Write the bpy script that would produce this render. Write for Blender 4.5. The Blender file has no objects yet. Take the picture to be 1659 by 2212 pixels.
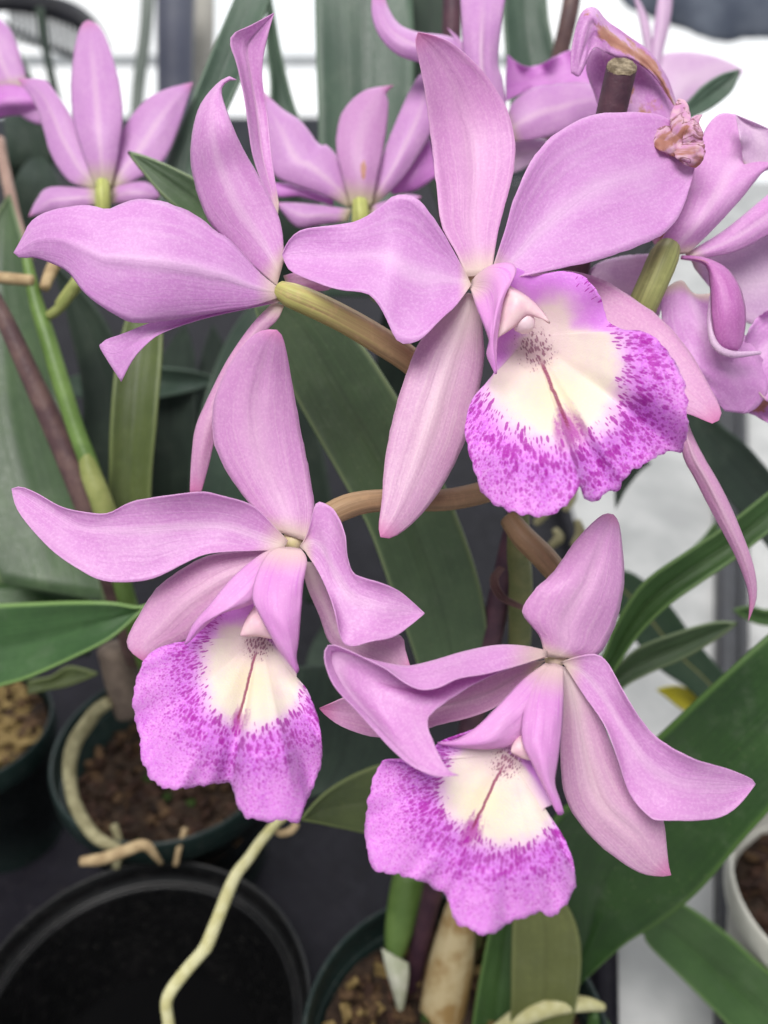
import bpy, bmesh, math, random
from mathutils import Vector, noise
random.seed(7)
S = bpy.context.scene
C = S.collection
PI = math.pi

# ------------------------------------------------------------------ camera, world, lamps, exposure
PITCH = math.radians(35.0)
HFOV = math.radians(45.0)
CAM_Z = 0.48
FOCUS = 0.242
cam_d = bpy.data.cameras.new('camera')
cam = bpy.data.objects.new('camera', cam_d)
C.objects.link(cam)
cam.location = (0, 0, CAM_Z)
cam.rotation_euler = (PI/2 - PITCH, 0, 0)
cam_d.sensor_fit = 'HORIZONTAL'
cam_d.sensor_width = 36
cam_d.angle = HFOV
cam_d.clip_start = 0.01
cam_d.clip_end = 100
cam_d.dof.use_dof = True
cam_d.dof.focus_distance = FOCUS
cam_d.dof.aperture_fstop = 11.5
S.camera = cam

w = bpy.data.worlds.new('World')
S.world = w
w.use_nodes = True
w.node_tree.nodes['Background'].inputs[0].default_value = (0.90, 0.95, 1.0, 1)
w.node_tree.nodes['Background'].inputs[1].default_value = 0.45

def area(name, loc, target, sx, sy, power, col):
    l = bpy.data.lights.new(name, 'AREA')
    l.shape = 'RECTANGLE'; l.size = sx; l.size_y = sy; l.energy = power; l.color = col
    o = bpy.data.objects.new(name, l); C.objects.link(o)
    o.location = loc
    o.rotation_euler = (Vector(target) - Vector(loc)).to_track_quat('-Z', 'Y').to_euler()
    return o
area('roof_light', (-0.25, -0.35, 1.75), (0, 0.25, 0.3), 1.05, 0.75, 35.0, (1.0, 0.975, 0.95))
area('glazing_light', (0.5, 1.7, 1.5), (0, 0.4, 0.25), 1.6, 0.8, 16.0, (0.93, 0.97, 1.0))

S.view_settings.view_transform = 'Standard'
S.view_settings.look = 'None'
S.view_settings.exposure = 0.06
S.view_settings.gamma = 1.0
S.view_settings.use_curve_mapping = False
S.cycles.max_bounces = 8
S.cycles.transmission_bounces = 4
S.cycles.use_denoising = True
S.cycles.sample_clamp_indirect = 4

# ------------------------------------------------------------------ projection helpers
TAN = math.tan(HFOV/2)
FWD = Vector((0, math.cos(PITCH), -math.sin(PITCH)))
UPV = Vector((0, math.sin(PITCH), math.cos(PITCH)))
RGT = Vector((1, 0, 0))
CAM = Vector((0, 0, CAM_Z))
def ray(x, y):
    return FWD + RGT*((x-829.5)/829.5*TAN) + UPV*((1106.0-y)/829.5*TAN)
def P(x, y, d):
    return CAM + ray(x, y)*d
def on_z(x, y, z):
    r = ray(x, y)
    return CAM + r*((z-CAM_Z)/r.z)
def px2m(px, d):
    return px/829.5*TAN*d

# ------------------------------------------------------------------ curves
def cr(p0, p1, p2, p3, t):
    return tuple(0.5*((2*b) + (c-a)*t + (2*a-5*b+4*c-d)*t*t + (-a+3*b-3*c+d)*t*t*t) for a, b, c, d in zip(p0, p1, p2, p3))
def spline(pts, n, closed=False):
    """n points evenly spaced along a Catmull-Rom curve through pts"""
    m = len(pts)
    if m == 2:
        return [tuple(a+(b-a)*i/(n-1) for a, b in zip(pts[0], pts[1])) for i in range(n)]
    dense = []
    segs = m if closed else m-1
    for i in range(segs):
        if closed:
            q = [pts[(i+k) % m] for k in (-1, 0, 1, 2)]
        else:
            q = [pts[max(i-1, 0)], pts[i], pts[i+1], pts[min(i+2, m-1)]]
        for k in range(14):
            dense.append(cr(*q, k/14))
    dense.append(pts[0] if closed else pts[-1])
    L = [0.0]
    for a, b in zip(dense, dense[1:]):
        L.append(L[-1] + math.sqrt(sum((u-v)**2 for u, v in zip(a[:2], b[:2]))) + 1e-9)
    out = []; j = 0
    tot = L[-1]
    cnt = n if not closed else n
    for i in range(cnt):
        s = tot*i/(n-1) if not closed else tot*i/n
        while j < len(L)-2 and L[j+1] < s: j += 1
        t = (s-L[j])/(L[j+1]-L[j])
        t = min(max(t, 0), 1)
        out.append(tuple(a+(b-a)*t for a, b in zip(dense[j], dense[j+1])))
    return out
def prof(vals, u):
    """smooth profile through evenly spaced values"""
    n = len(vals)
    if n == 1: return vals[0]
    f = u*(n-1); i = min(int(f), n-2); t = f-i
    a = vals[max(i-1, 0)]; b = vals[i]; c = vals[i+1]; d = vals[min(i+2, n-1)]
    return cr((a,), (b,), (c,), (d,), t)[0]

# ------------------------------------------------------------------ objects
def tag(o, label, cat, group=None, kind=None):
    if label: o['label'] = label
    if cat: o['category'] = cat
    if group: o['group'] = group
    if kind: o['kind'] = kind
    return o
def thing(name, loc, label, cat, group=None):
    o = bpy.data.objects.new(name, None)
    C.objects.link(o); o.location = loc; o.empty_display_size = 0.01
    return tag(o, label, cat, group)
def world_loc(o):
    v = Vector(o.location)
    while o.parent is not None:
        o = o.parent; v = v + Vector(o.location)
    return v
def obj(name, verts, faces, mat, parent=None, uvs=None, thick=0.0, smooth=True, origin=None, offset=0.0):
    me = bpy.data.meshes.new(name)
    org = world_loc(parent) if parent is not None else (Vector(origin) if origin is not None else Vector(verts[0]))
    me.from_pydata([tuple(Vector(v)-org) for v in verts], [], faces)
    me.update()
    bm = bmesh.new(); bm.from_mesh(me)
    bmesh.ops.dissolve_degenerate(bm, dist=1e-7, edges=bm.edges)
    bm.to_mesh(me); bm.free()
    if uvs is not None:
        pass
    me.materials.append(mat)
    if smooth:
        me.polygons.foreach_set('use_smooth', [True]*len(me.polygons))
    o = bpy.data.objects.new(name, me)
    C.objects.link(o)
    if parent is not None:
        o.parent = parent
    else:
        o.location = org
    if thick:
        m = o.modifiers.new('Solidify', 'SOLIDIFY'); m.thickness = thick; m.offset = offset
    return o
class Mesh:
    def __init__(self): self.v = []; self.f = []; self.uv = []; self.mi = []
    def grid(self, rows, uvf=None, closed=False, mi=0):
        b = len(self.v); n = len(rows); m = len(rows[0])
        for i, r in enumerate(rows):
            for j, p in enumerate(r):
                self.v.append(Vector(p)); self.uv.append(uvf(i, j) if uvf else (j/max(m-1, 1), i/max(n-1, 1)))
        for i in range(n-1):
            for j in range(m if closed else m-1):
                k = (j+1) % m
                self.f.append((b+i*m+j, b+i*m+k, b+(i+1)*m+k, b+(i+1)*m+j)); self.mi.append(mi)
    def cap(self, idx, mi=0):
        self.f.append(tuple(idx)); self.mi.append(mi)
    def build(self, name, mats, parent=None, thick=0.0, smooth=True, origin=None, offset=0.0):
        me = bpy.data.meshes.new(name)
        org = world_loc(parent) if parent is not None else (Vector(origin) if origin is not None else Vector(self.v[0]))
        me.from_pydata([tuple(v-org) for v in self.v], [], self.f)
        uvl = me.uv_layers.new(name='UVMap')
        for l in me.loops:
            uvl.data[l.index].uv = self.uv[l.vertex_index]
        if not isinstance(mats, (list, tuple)): mats = [mats]
        for m in mats: me.materials.append(m)
        me.polygons.foreach_set('material_index', self.mi)
        if smooth: me.polygons.foreach_set('use_smooth', [True]*len(me.polygons))
        me.update()
        o = bpy.data.objects.new(name, me); C.objects.link(o)
        if parent is not None: o.parent = parent
        else: o.location = org
        if thick:
            md = o.modifiers.new('Solidify', 'SOLIDIFY'); md.thickness = thick; md.offset = offset
        return o

def tube_rows(pts, radii, ns=12, flat=1.0):
    """pts: list of Vector; radii per point"""
    rows = []
    n = len(pts)
    up = None
    for i in range(n):
        t = (pts[min(i+1, n-1)]-pts[max(i-1, 0)]).normalized()
        if up is None:
            up = t.orthogonal().normalized()
        s = t.cross(up).normalized(); up = s.cross(t).normalized()
        rows.append([pts[i] + (s*math.cos(a)*flat + up*math.sin(a))*radii[i] for a in (2*PI*k/ns for k in range(ns))])
    return rows
def add_tube(mb, pts, radii, ns=12, mi=0, caps=True, flat=1.0):
    rows = tube_rows(pts, radii, ns, flat)
    if caps:
        a, b = pts[0], pts[-1]
        t0 = (pts[0]-pts[1]).normalized(); t1 = (pts[-1]-pts[-2]).normalized()
        pre = [[a + (p-a)*f + t0*radii[0]*g for p in rows[0]] for f, g in ((0.02, .35), (0.55, .28), (.85, .15))]
        post = [[b + (p-b)*f + t1*radii[-1]*g for p in rows[-1]] for f, g in ((.85, .15), (0.55, .28), (0.02, .35))]
        rows = pre + rows + post
    n = len(rows)
    mb.grid(rows, lambda i, j: (i/(n-1), j/ns), closed=True, mi=mi)
def px_tube(mb, pts, ns=12, n=24, mi=0, wob=0.0, caps=True):
    """pts: (x, y, d, radius_px)"""
    q = spline(pts, n)
    w3 = [P(x, y, d) for x, y, d, r in q]
    if wob:
        w3 = [p + Vector([noise.noise(p*60+Vector((k*9.1, 0, 0)))*wob for k in range(3)]) for p in w3]
    rr = [px2m(r, d) for x, y, d, r in q]
    add_tube(mb, w3, rr, ns, mi, caps)

# ------------------------------------------------------------------ materials
class NT:
    def __init__(self, name):
        self.m = bpy.data.materials.new(name); self.m.use_nodes = True
        self.t = self.m.node_tree; self.t.nodes.clear()
        self.out = self.t.nodes.new('ShaderNodeOutputMaterial')
    def n(self, typ, **kw):
        nd = self.t.nodes.new(typ)
        for k, v in kw.items():
            if k.startswith('i_'):
                nd.inputs[int(k[2:])].default_value = v
            else: setattr(nd, k, v)
        return nd
    def link(self, a, b): self.t.links.new(a, b)
    def val(self, x, sock):
        if hasattr(x, 'is_linked') or hasattr(x, 'links'): self.link(x, sock)
        else: sock.default_value = x
    def math(self, op, a, b=None, c=None, clamp=False):
        nd = self.t.nodes.new('ShaderNodeMath'); nd.operation = op; nd.use_clamp = clamp
        self.val(a, nd.inputs[0])
        if b is not None: self.val(b, nd.inputs[1])
        if c is not None: self.val(c, nd.inputs[2])
        return nd.outputs[0]
    def mix(self, f, a, b, typ='MIX'):
        nd = self.t.nodes.new('ShaderNodeMix'); nd.data_type = 'RGBA'; nd.blend_type = typ; nd.clamp_factor = True
        self.val(f, nd.inputs[0])
        self.val(a if hasattr(a, 'links') else (*a, 1) if len(a) == 3 else a, nd.inputs[6])
        self.val(b if hasattr(b, 'links') else (*b, 1) if len(b) == 3 else b, nd.inputs[7])
        return nd.outputs[2]
    def smooth(self, x, lo, hi, a=0.0, b=1.0):
        nd = self.t.nodes.new('ShaderNodeMapRange'); nd.interpolation_type = 'SMOOTHSTEP'
        self.val(x, nd.inputs[0]); self.val(lo, nd.inputs[1]); self.val(hi, nd.inputs[2])
        self.val(a, nd.inputs[3]); self.val(b, nd.inputs[4])
        return nd.outputs[0]
    def uv(self):
        c = self.n('ShaderNodeTexCoord'); s = self.n('ShaderNodeSeparateXYZ'); self.link(c.outputs['UV'], s.inputs[0])
        return s.outputs[0], s.outputs[1]
    def obj(self): return self.n('ShaderNodeTexCoord').outputs['Object']
    def vec(self, x, y, z=0.0):
        c = self.n('ShaderNodeCombineXYZ'); self.val(x, c.inputs[0]); self.val(y, c.inputs[1]); self.val(z, c.inputs[2]); return c.outputs[0]
    def noise(self, v, scale, detail=3.0, rough=0.55, dist=0.0):
        nd = self.n('ShaderNodeTexNoise'); self.link(v, nd.inputs['Vector'])
        nd.inputs['Scale'].default_value = scale; nd.inputs['Detail'].default_value = detail
        nd.inputs['Roughness'].default_value = rough; nd.inputs['Distortion'].default_value = dist
        return nd.outputs[0]
    def voro(self, v, scale, rand=1.0, feature='F1'):
        nd = self.n('ShaderNodeTexVoronoi', feature=feature, voronoi_dimensions='2D'); self.link(v, nd.inputs['Vector'])
        nd.inputs['Scale'].default_value = scale; nd.inputs['Randomness'].default_value = rand
        return nd
    def bump(self, h, strength, dist):
        b = self.n('ShaderNodeBump'); self.link(h, b.inputs['Height'])
        b.inputs['Strength'].default_value = strength; b.inputs['Distance'].default_value = dist
        return b.outputs[0]
    def finish(self, col, rough=0.5, spec=0.3, normal=None, transl=0.0, sheen=0.0, metal=0.0, coat=0.0, emit=None, emit_s=0):
        p = self.n('ShaderNodeBsdfPrincipled')
        self.val(col if hasattr(col, 'links') else (*col, 1), p.inputs['Base Color'])
        self.val(rough, p.inputs['Roughness']); self.val(spec, p.inputs['Specular IOR Level'])
        p.inputs['Metallic'].default_value = metal
        p.inputs['Sheen Weight'].default_value = sheen
        p.inputs['Coat Weight'].default_value = coat
        if emit: p.inputs['Emission Color'].default_value = (*emit, 1); p.inputs['Emission Strength'].default_value = emit_s
        if normal is not None: self.link(normal, p.inputs['Normal'])
        sh = p.outputs[0]
        if transl:
            t = self.n('ShaderNodeBsdfTranslucent'); self.val(col if hasattr(col, 'links') else (*col, 1), t.inputs[0])
            if normal is not None: self.link(normal, t.inputs['Normal'])
            mx = self.n('ShaderNodeMixShader'); mx.inputs[0].default_value = transl
            self.link(sh, mx.inputs[1]); self.link(t.outputs[0], mx.inputs[2]); sh = mx.outputs[0]
        self.link(sh, self.out.inputs[0])
        return self.m

def srgb(r, g, b):
    f = lambda c: (c/12.92 if c <= 0.04045 else ((c+0.055)/1.055)**2.4)
    return tuple(f(c/255) for c in (r, g, b))

def petal_mat(name, main, pale, edge, stripe=0.5, stripe_w=0.35, base=(0.70, 0.62, 0.42), base_len=0.06, tip=None, damage=None, vein=0.5, seed=0.0):
    """u = across (0..1, midrib at .5), v = along (0 base .. 1 tip)"""
    t = NT(name)
    u, v = t.uv()
    a = t.math('ABSOLUTE', t.math('MULTIPLY_ADD', u, 2.0, -1.0))
    ob = t.obj()
    big = t.noise(t.vec(t.math('MULTIPLY_ADD', u, 2.0, seed), t.math('MULTIPLY_ADD', v, 2.2, seed)), 1.6, 3)
    wav = t.math('MULTIPLY', t.math('SUBTRACT', t.noise(t.vec(t.math('MULTIPLY', u, 6.0), t.math('MULTIPLY_ADD', v, 5.0, seed)), 1.0, 3, 0.6), 0.5), 2.6)
    spread = t.math('MULTIPLY_ADD', v, -9.0, 30.0)
    veins = t.noise(t.vec(t.math('ADD', t.math('MULTIPLY', t.math('SUBTRACT', u, 0.5), spread), wav), t.math('MULTIPLY_ADD', v, 1.6, seed)), 1.0, 2, 0.5, 0.4)
    fine = t.noise(ob, 1500.0, 2)
    mott = t.noise(ob, 160.0, 4, 0.6)
    col = t.mix(t.smooth(big, 0.3, 0.72), main, edge)
    mid = t.math('MULTIPLY', t.smooth(a, 0.0, stripe_w, 1.0, 0.0), t.smooth(v, 0.45, 1.0, stripe, 0.0))
    col = t.mix(mid, col, pale)
    col = t.mix(t.math('MULTIPLY', t.smooth(veins, 0.50, 0.70), vein*0.40), col, pale)
    dk = tuple(c*0.72 for c in main)
    col = t.mix(t.math('MULTIPLY', t.smooth(veins, 0.44, 0.28), vein*0.24), col, dk)
    col = t.mix(t.math('MULTIPLY', t.smooth(mott, 0.40, 0.75), 0.16), col, pale)
    col = t.mix(t.math('MULTIPLY', t.smooth(fine, 0.45, 0.72), 0.26), col, tuple(min(1, c*1.10+0.03) for c in pale))
    col = t.mix(t.math('MULTIPLY', t.smooth(fine, 0.52, 0.30), 0.08), col, dk)
    col = t.mix(t.smooth(a, 0.955, 0.995, 0.0, 0.2), col, pale)  # paler rim, light glowing through the thin edge put into the colour
    col = t.mix(t.smooth(v, base_len*0.1, base_len*1.9, 0.75, 0.0), col, base)
    if tip: col = t.mix(t.smooth(v, 0.88, 1.0, 0.0, 0.75), col, tip)
    if damage:
        (du, dv, dr) = damage
        dd = t.math('SQRT', t.math('ADD', t.math('POWER', t.math('MULTIPLY', t.math('SUBTRACT', u, du), 1.0), 2.0), t.math('POWER', t.math('MULTIPLY', t.math('SUBTRACT', v, dv), 1.0), 2.0)))
        dn = t.math('ADD', dd, t.math('MULTIPLY', t.math('SUBTRACT', mott, 0.5), dr*3.2))
        brown = t.mix(t.noise(ob, 320.0, 3), srgb(160, 96, 66), srgb(224, 176, 150))
        col = t.mix(t.smooth(dn, dr*0.75, dr*1.1, 0.92, 0.0), col, brown)
    h = t.math('ADD', t.math('MULTIPLY', veins, 0.6), t.math('MULTIPLY', fine, 0.30))
    h = t.math('ADD', h, t.math('MULTIPLY', mott, 0.35))
    nr = t.bump(h, 0.40, 0.0005)
    return t.finish(col, 0.40, 0.36, nr, transl=0.36, sheen=0.10)

MAUVE = srgb(214, 149, 210); MAUVE2 = srgb(220, 164, 216); PALE = srgb(234, 202, 228); PINKTIP = srgb(214, 120, 176)
SEPAL = srgb(215, 156, 200); SEPAL2 = srgb(220, 168, 208); SPALE = srgb(229, 196, 212)
BASE = srgb(224, 210, 186)
M_pet = petal_mat('orchid petal', MAUVE, PALE, MAUVE2, 0.55, 0.30, BASE, 0.06)
M_petB = petal_mat('orchid petal broad', srgb(212, 147, 211), srgb(232, 197, 229), srgb(218, 162, 217), 0.60, 0.26, BASE, 0.055, seed=3.7)
M_sep = petal_mat('orchid sepal', SEPAL, SPALE, SEPAL2, 0.45, 0.55, BASE, 0.06, tip=PINKTIP, vein=0.8, seed=1.3)
M_sepD = petal_mat('orchid dorsal sepal', srgb(213, 151, 206), srgb(232, 195, 221), srgb(219, 162, 211), 0.40, 0.5, BASE, 0.07, tip=srgb(216, 136, 186), vein=0.7, seed=6.1)
M_sepL = petal_mat('orchid lateral sepal', srgb(210, 158, 196), srgb(228, 200, 212), srgb(214, 166, 202), 0.70, 0.6, srgb(220, 205, 200), 0.16, tip=PINKTIP, vein=1.0, seed=8.8)
M_far = petal_mat('blurred orchid petal', srgb(202, 146, 204), srgb(222, 188, 214), srgb(208, 156, 208), 0.7, 0.22, srgb(190, 190, 130), 0.10, tip=srgb(205, 130, 180), vein=0.3, seed=4.4)
M_farm = petal_mat('magenta lip back', srgb(208, 126, 210), srgb(222, 170, 220), srgb(214, 146, 215), 0.2, 0.3, srgb(206, 130, 210), 0.05, seed=2.2)
M_pale = petal_mat('pale orchid petal', srgb(212, 176, 212), srgb(232, 212, 228), srgb(220, 190, 218), 0.4, 0.5, srgb(210, 190, 190), 0.05, vein=0.3, seed=5.2)
M_dam = petal_mat('withered orchid petal', srgb(202, 138, 202), PALE, srgb(208, 150, 206), 0.5, 0.3, BASE, 0.05, damage=(0.5, 0.25, 0.35), seed=7.2)
M_spot = petal_mat('spotted orchid sepal', srgb(202, 146, 198), srgb(218, 182, 210), srgb(206, 154, 202), 0.4, 0.4, srgb(190, 190, 130), 0.12, tip=srgb(205, 120, 170), damage=(0.62, 0.27, 0.06), vein=0.3, seed=4.9)
M_curl = petal_mat('curled lip with brown scar', srgb(196, 116, 186), srgb(216, 160, 206), srgb(204, 128, 196), 0.2, 0.4, srgb(200, 130, 190), 0.05, damage=(0.45, 0.16, 0.06), seed=9.2)

def lip_mat(name, ell, throat, line, seed=0.0, spotty=1.0):
    """UV: throat at (0,0), -V along the lip's axis.  ell = (cx, cy, rx, ry) of the cream zone, line = (v_start, v_end)"""
    t = NT(name)
    u, v = t.uv()
    ob = t.obj()
    uvv = t.vec(u, v, seed)
    n1 = t.noise(uvv, 5.0, 3)
    nf = t.noise(uvv, 26.0, 3, 0.6)
    nn = t.math('SUBTRACT', n1, 0.5)
    ex = t.math('DIVIDE', t.math('SUBTRACT', u, ell[0]), ell[2])
    ey = t.math('DIVIDE', t.math('SUBTRACT', v, ell[1]), ell[3])
    e = t.math('SQRT', t.math('ADD', t.math('POWER', ex, 2.0), t.math('POWER', ey, 2.0)))
    e = t.math('ADD', e, t.math('MULTIPLY', nn, 0.36))
    e = t.math('ADD', e, t.math('MULTIPLY', t.math('SUBTRACT', nf, 0.5), 0.16))
    # polar about the throat
    ang = t.math('ARCTAN2', u, t.math('MULTIPLY', v, -1.0))
    r = t.math('SQRT', t.math('ADD', t.math('POWER', u, 2.0), t.math('POWER', v, 2.0)))
    angw = t.math('ADD', ang, t.math('MULTIPLY', t.math('SUBTRACT', nf, 0.5), 0.12))
    rim = t.n('ShaderNodeAttribute', attribute_name='rim').outputs['Fac']
    ground = t.noise(uvv, 60.0, 2, 0.5)
    lilac = t.mix(t.smooth(nf, 0.35, 0.68), srgb(212, 108, 222), srgb(220, 134, 228))
    edge = t.mix(t.smooth(nf, 0.35, 0.7), srgb(218, 126, 220), srgb(226, 154, 226))
    col = t.mix(t.smooth(e, 1.4, 2.0), lilac, edge)
    col = t.mix(t.math('MULTIPLY', t.smooth(ground, 0.42, 0.62), 0.35), col, srgb(232, 182, 238))
    inner = srgb(236, 198, 236)
    col = t.mix(t.smooth(e, 1.0, 1.30, 0.75, 0.0), col, inner)
    fan = t.noise(t.vec(t.math('MULTIPLY', angw, 8.0), t.math('MULTIPLY', r, 1.8), seed), 1.0, 3, 0.6)
    out = t.smooth(e, 0.95, 1.25)
    col = t.mix(t.math('MULTIPLY', t.math('MULTIPLY', t.smooth(fan, 0.54, 0.74), 0.40), out), col, srgb(188, 66, 200))
    cream = t.mix(t.smooth(t.math('ADD', r, nn), 0.05, 0.75), srgb(228, 208, 208), srgb(236, 228, 212))
    yel = t.smooth(t.math('ABSOLUTE', t.math('ADD', v, 0.42)), 0.0, 0.35, 0.6, 0.0)
    cream = t.mix(t.math('MULTIPLY', yel, t.smooth(t.math('ABSOLUTE', u), 0.0, 0.35, 1.0, 0.0)), cream, srgb(238, 230, 188))
    upper = t.smooth(t.math('ABSOLUTE', ang), 0.9, 1.4)
    rimband = t.math('MULTIPLY', t.smooth(t.math('ADD', rim, t.math('MULTIPLY', nn, 0.25)), 0.60, 0.90), upper)
    cm = t.math('MULTIPLY', t.smooth(e, 0.80, 1.18, 1.0, 0.0), t.math('SUBTRACT', 1.0, rimband))
    col = t.mix(cm, col, cream)
    col = t.mix(t.math('MULTIPLY', rimband, 0.75), col, t.mix(nf, srgb(206, 100, 218), srgb(218, 134, 226)))
    # spots: rows of drops pointing at the throat, thinning outwards
    w1 = t.math('ADD', ang, t.math('MULTIPLY', t.math('SUBTRACT', n1, 0.5), 0.03))
    up = t.smooth(t.math('ABSOLUTE', ang), 1.75, 2.3, 1.0, 0.0)
    dark = srgb(172, 38, 166)
    dens = t.noise(uvv, 8.0, 2, 0.5)
    def spots(ka, kr, lo, lo2, hi, hi2, size, amt, sd):
        vo = t.voro(t.vec(t.math('MULTIPLY_ADD', w1, ka, seed*3.1+sd*7.7), t.math('MULTIPLY_ADD', r, kr, sd*2.3)), 1.0)
        sx = t.n('ShaderNodeSeparateColor'); t.link(vo.outputs['Color'], sx.inputs[0])
        band = t.math('MULTIPLY', t.smooth(e, lo, lo2), t.smooth(e, hi, hi2, 1.0, 0.0))
        th = t.math('MULTIPLY', t.math('MULTIPLY', band, up), t.math('MULTIPLY', t.math('MULTIPLY_ADD', sx.outputs[0], 0.75, 0.40), size*spotty))
        th = t.math('MULTIPLY', th, t.smooth(dens, 0.30, 0.62, 0.55, 1.15))
        return t.math('MULTIPLY', t.smooth(t.math('SUBTRACT', vo.outputs['Distance'], th), -0.07, 0.05, 1.0, 0.0), t.math('MULTIPLY', t.smooth(th, 0.02, 0.10), amt))
    for args in ((44.0, 40.0, 1.15, 1.4, 2.0, 2.7, 0.37, 0.45, 5), (30.0, 18.0, 0.96, 1.14, 1.55, 2.15, 0.41, 0.75, 3), (23.0, 9.5, 0.88, 1.06, 1.32, 1.85, 0.39, 0.90, 0)):
        col = t.mix(spots(*args), col, dark)
    # blotch at the end of the middle line and the line itself
    bl = t.math('SQRT', t.math('ADD', t.math('POWER', t.math('MULTIPLY', u, 1.5), 2.0), t.math('POWER', t.math('MULTIPLY', t.math('SUBTRACT', v, line[1]-0.06), 0.85), 2.0)))
    bl = t.math('ADD', bl, t.math('MULTIPLY', t.math('SUBTRACT', fan, 0.5), 0.42))
    col = t.mix(t.smooth(bl, 0.06, 0.17, 0.85, 0.0), col, srgb(172, 30, 160))
    uw = t.math('ABSOLUTE', t.math('ADD', u, t.math('MULTIPLY', t.math('SUBTRACT', t.noise(t.vec(0.0, v, seed), 9.0, 2), 0.5), 0.035)))
    ln = t.math('MULTIPLY', t.smooth(uw, 0.006, 0.020, 1.0, 0.0), t.math('MULTIPLY', t.smooth(v, line[1]-0.10, line[1], 0.0, 1.0), t.smooth(v, line[0]-0.05, line[0]+0.05, 1.0, 0.0)))
    col = t.mix(t.math('MULTIPLY', ln, 0.9), col, srgb(140, 40, 88))
    # maroon freckles under the column
    fr = t.voro(t.vec(t.math('MULTIPLY_ADD', u, 58.0, t.math('MULTIPLY', nf, 2.0)), t.math('MULTIPLY_ADD', v, 24.0, seed)), 1.0)
    fx = t.math('SQRT', t.math('ADD', t.math('POWER', t.math('MULTIPLY', t.math('SUBTRACT', u, throat[0]), 1.15), 2.0), t.math('POWER', t.math('SUBTRACT', v, throat[1]), 2.0)))
    fx = t.math('ADD', fx, t.math('MULTIPLY', t.math('SUBTRACT', nf, 0.5), 0.26))
    col = t.mix(t.smooth(fx, throat[2]*0.1, throat[2]*1.1, 0.42, 0.0), col, srgb(190, 140, 156))
    fth = t.smooth(fx, throat[2]*0.2, throat[2]*1.2, 0.50, 0.0)
    fm = t.math('MULTIPLY', t.smooth(t.math('SUBTRACT', fr.outputs['Distance'], fth), -0.20, 0.06, 0.75, 0.0), t.smooth(fth, 0.02, 0.12))
    col = t.mix(fm, col, srgb(132, 64, 100))
    cells = t.noise(ob, 1700.0, 2)
    col = t.mix(t.math('MULTIPLY', t.smooth(cells, 0.5, 0.75), 0.20), col, srgb(240, 205, 240))
    h = t.math('MULTIPLY', t.math('ADD', t.math('MULTIPLY', fan, 1.0), t.math('MULTIPLY', nf, 0.5)), t.math('MULTIPLY_ADD', out, 0.9, 0.1))
    h = t.math('ADD', h, t.math('MULTIPLY', cells, 0.22))
    nr = t.bump(h, 0.45, 0.0008)
    return t.finish(col, 0.48, 0.25, nr, transl=0.28, sheen=0.12)

def side_lobe_mat():
    t = NT('lip side lobe')
    u, v = t.uv(); ob = t.obj()
    ve = t.noise(t.vec(t.math('MULTIPLY', u, 22.0), t.math('MULTIPLY', v, 1.4)), 1.0, 2, 0.5, 0.5)
    fine = t.noise(ob, 1800.0, 2); big = t.noise(ob, 90.0, 3)
    col = t.mix(t.smooth(big, 0.3, 0.7), srgb(218, 150, 212), srgb(224, 166, 217))
    col = t.mix(t.math('MULTIPLY', t.smooth(ve, 0.5, 0.75), 0.4), col, srgb(206, 110, 208))
    col = t.mix(t.smooth(v, 0.02, 0.26, 0.75, 0.0), col, srgb(226, 208, 190))
    col = t.mix(t.smooth(v, 0.75, 1.0, 0.0, 0.40), col, srgb(212, 120, 216))
    col = t.mix(t.math('MULTIPLY', t.smooth(fine, 0.55, 0.75), 0.3), col, srgb(238, 205, 238))
    nr = t.bump(t.math('ADD', t.math('MULTIPLY', ve, 0.6), t.math('MULTIPLY', fine, 0.25)), 0.4, 0.0005)
    return t.finish(col, 0.45, 0.28, nr, transl=0.28, sheen=0.12)
M_side = side_lobe_mat()

def simple_mat(name, a, b, scale=60, rough=0.5, spec=0.3, bump=0.0, transl=0.0, detail=4, bscale=None, coat=0.0, metal=0.0, lo=0.35, hi=0.68):
    t = NT(name); ob = t.obj()
    nz = t.noise(ob, scale, detail, 0.6)
    col = t.mix(t.smooth(nz, lo, hi), a, b)
    nr = None
    if bump:
        nr = t.bump(t.noise(ob, bscale or scale*4, 4, 0.6), bump, 0.001)
    return t.finish(col, rough, spec, nr, transl=transl, coat=coat, metal=metal)
M_col = simple_mat('orchid column', srgb(226, 184, 198), srgb(234, 206, 208), 200, 0.4, 0.3, transl=0.2)
M_recep = simple_mat('flower centre', srgb(200, 186, 140), srgb(214, 190, 176), 300, 0.5, 0.25, transl=0.15)
M_anther = simple_mat('anther cap', srgb(226, 200, 208), srgb(234, 214, 216), 200, 0.35, 0.35, transl=0.15)
def stalk_mat(name, g, tan, lo=0.05, hi=0.45):
    t = NT(name); u, v = t.uv(); ob = t.obj()
    st = t.noise(t.vec(t.math('MULTIPLY', u, 2.0), t.math('MULTIPLY', v, 14.0)), 1.0, 3, 0.6)
    col = t.mix(t.smooth(t.math('ADD', u, t.math('MULTIPLY', t.math('SUBTRACT', st, 0.5), 0.4)), lo, hi), g, tan)
    col = t.mix(t.math('MULTIPLY', t.smooth(st, 0.46, 0.66), 0.6), col, tuple(c*0.5 for c in tan))
    col = t.mix(t.math('MULTIPLY', t.smooth(t.noise(ob, 420, 3), 0.5, 0.75), 0.35), col, tuple(min(1, c*1.5) for c in tan))
    nr = t.bump(t.math('ADD', st, t.math('MULTIPLY', t.noise(ob, 700, 2), .2)), 0.4, 0.0006)
    return t.finish(col, 0.5, 0.3, nr)
M_stalk = stalk_mat('tan pedicel', srgb(166, 164, 96), srgb(160, 130, 96))
M_stalkg = stalk_mat('green pedicel', srgb(150, 152, 96), srgb(140, 140, 90))
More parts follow.
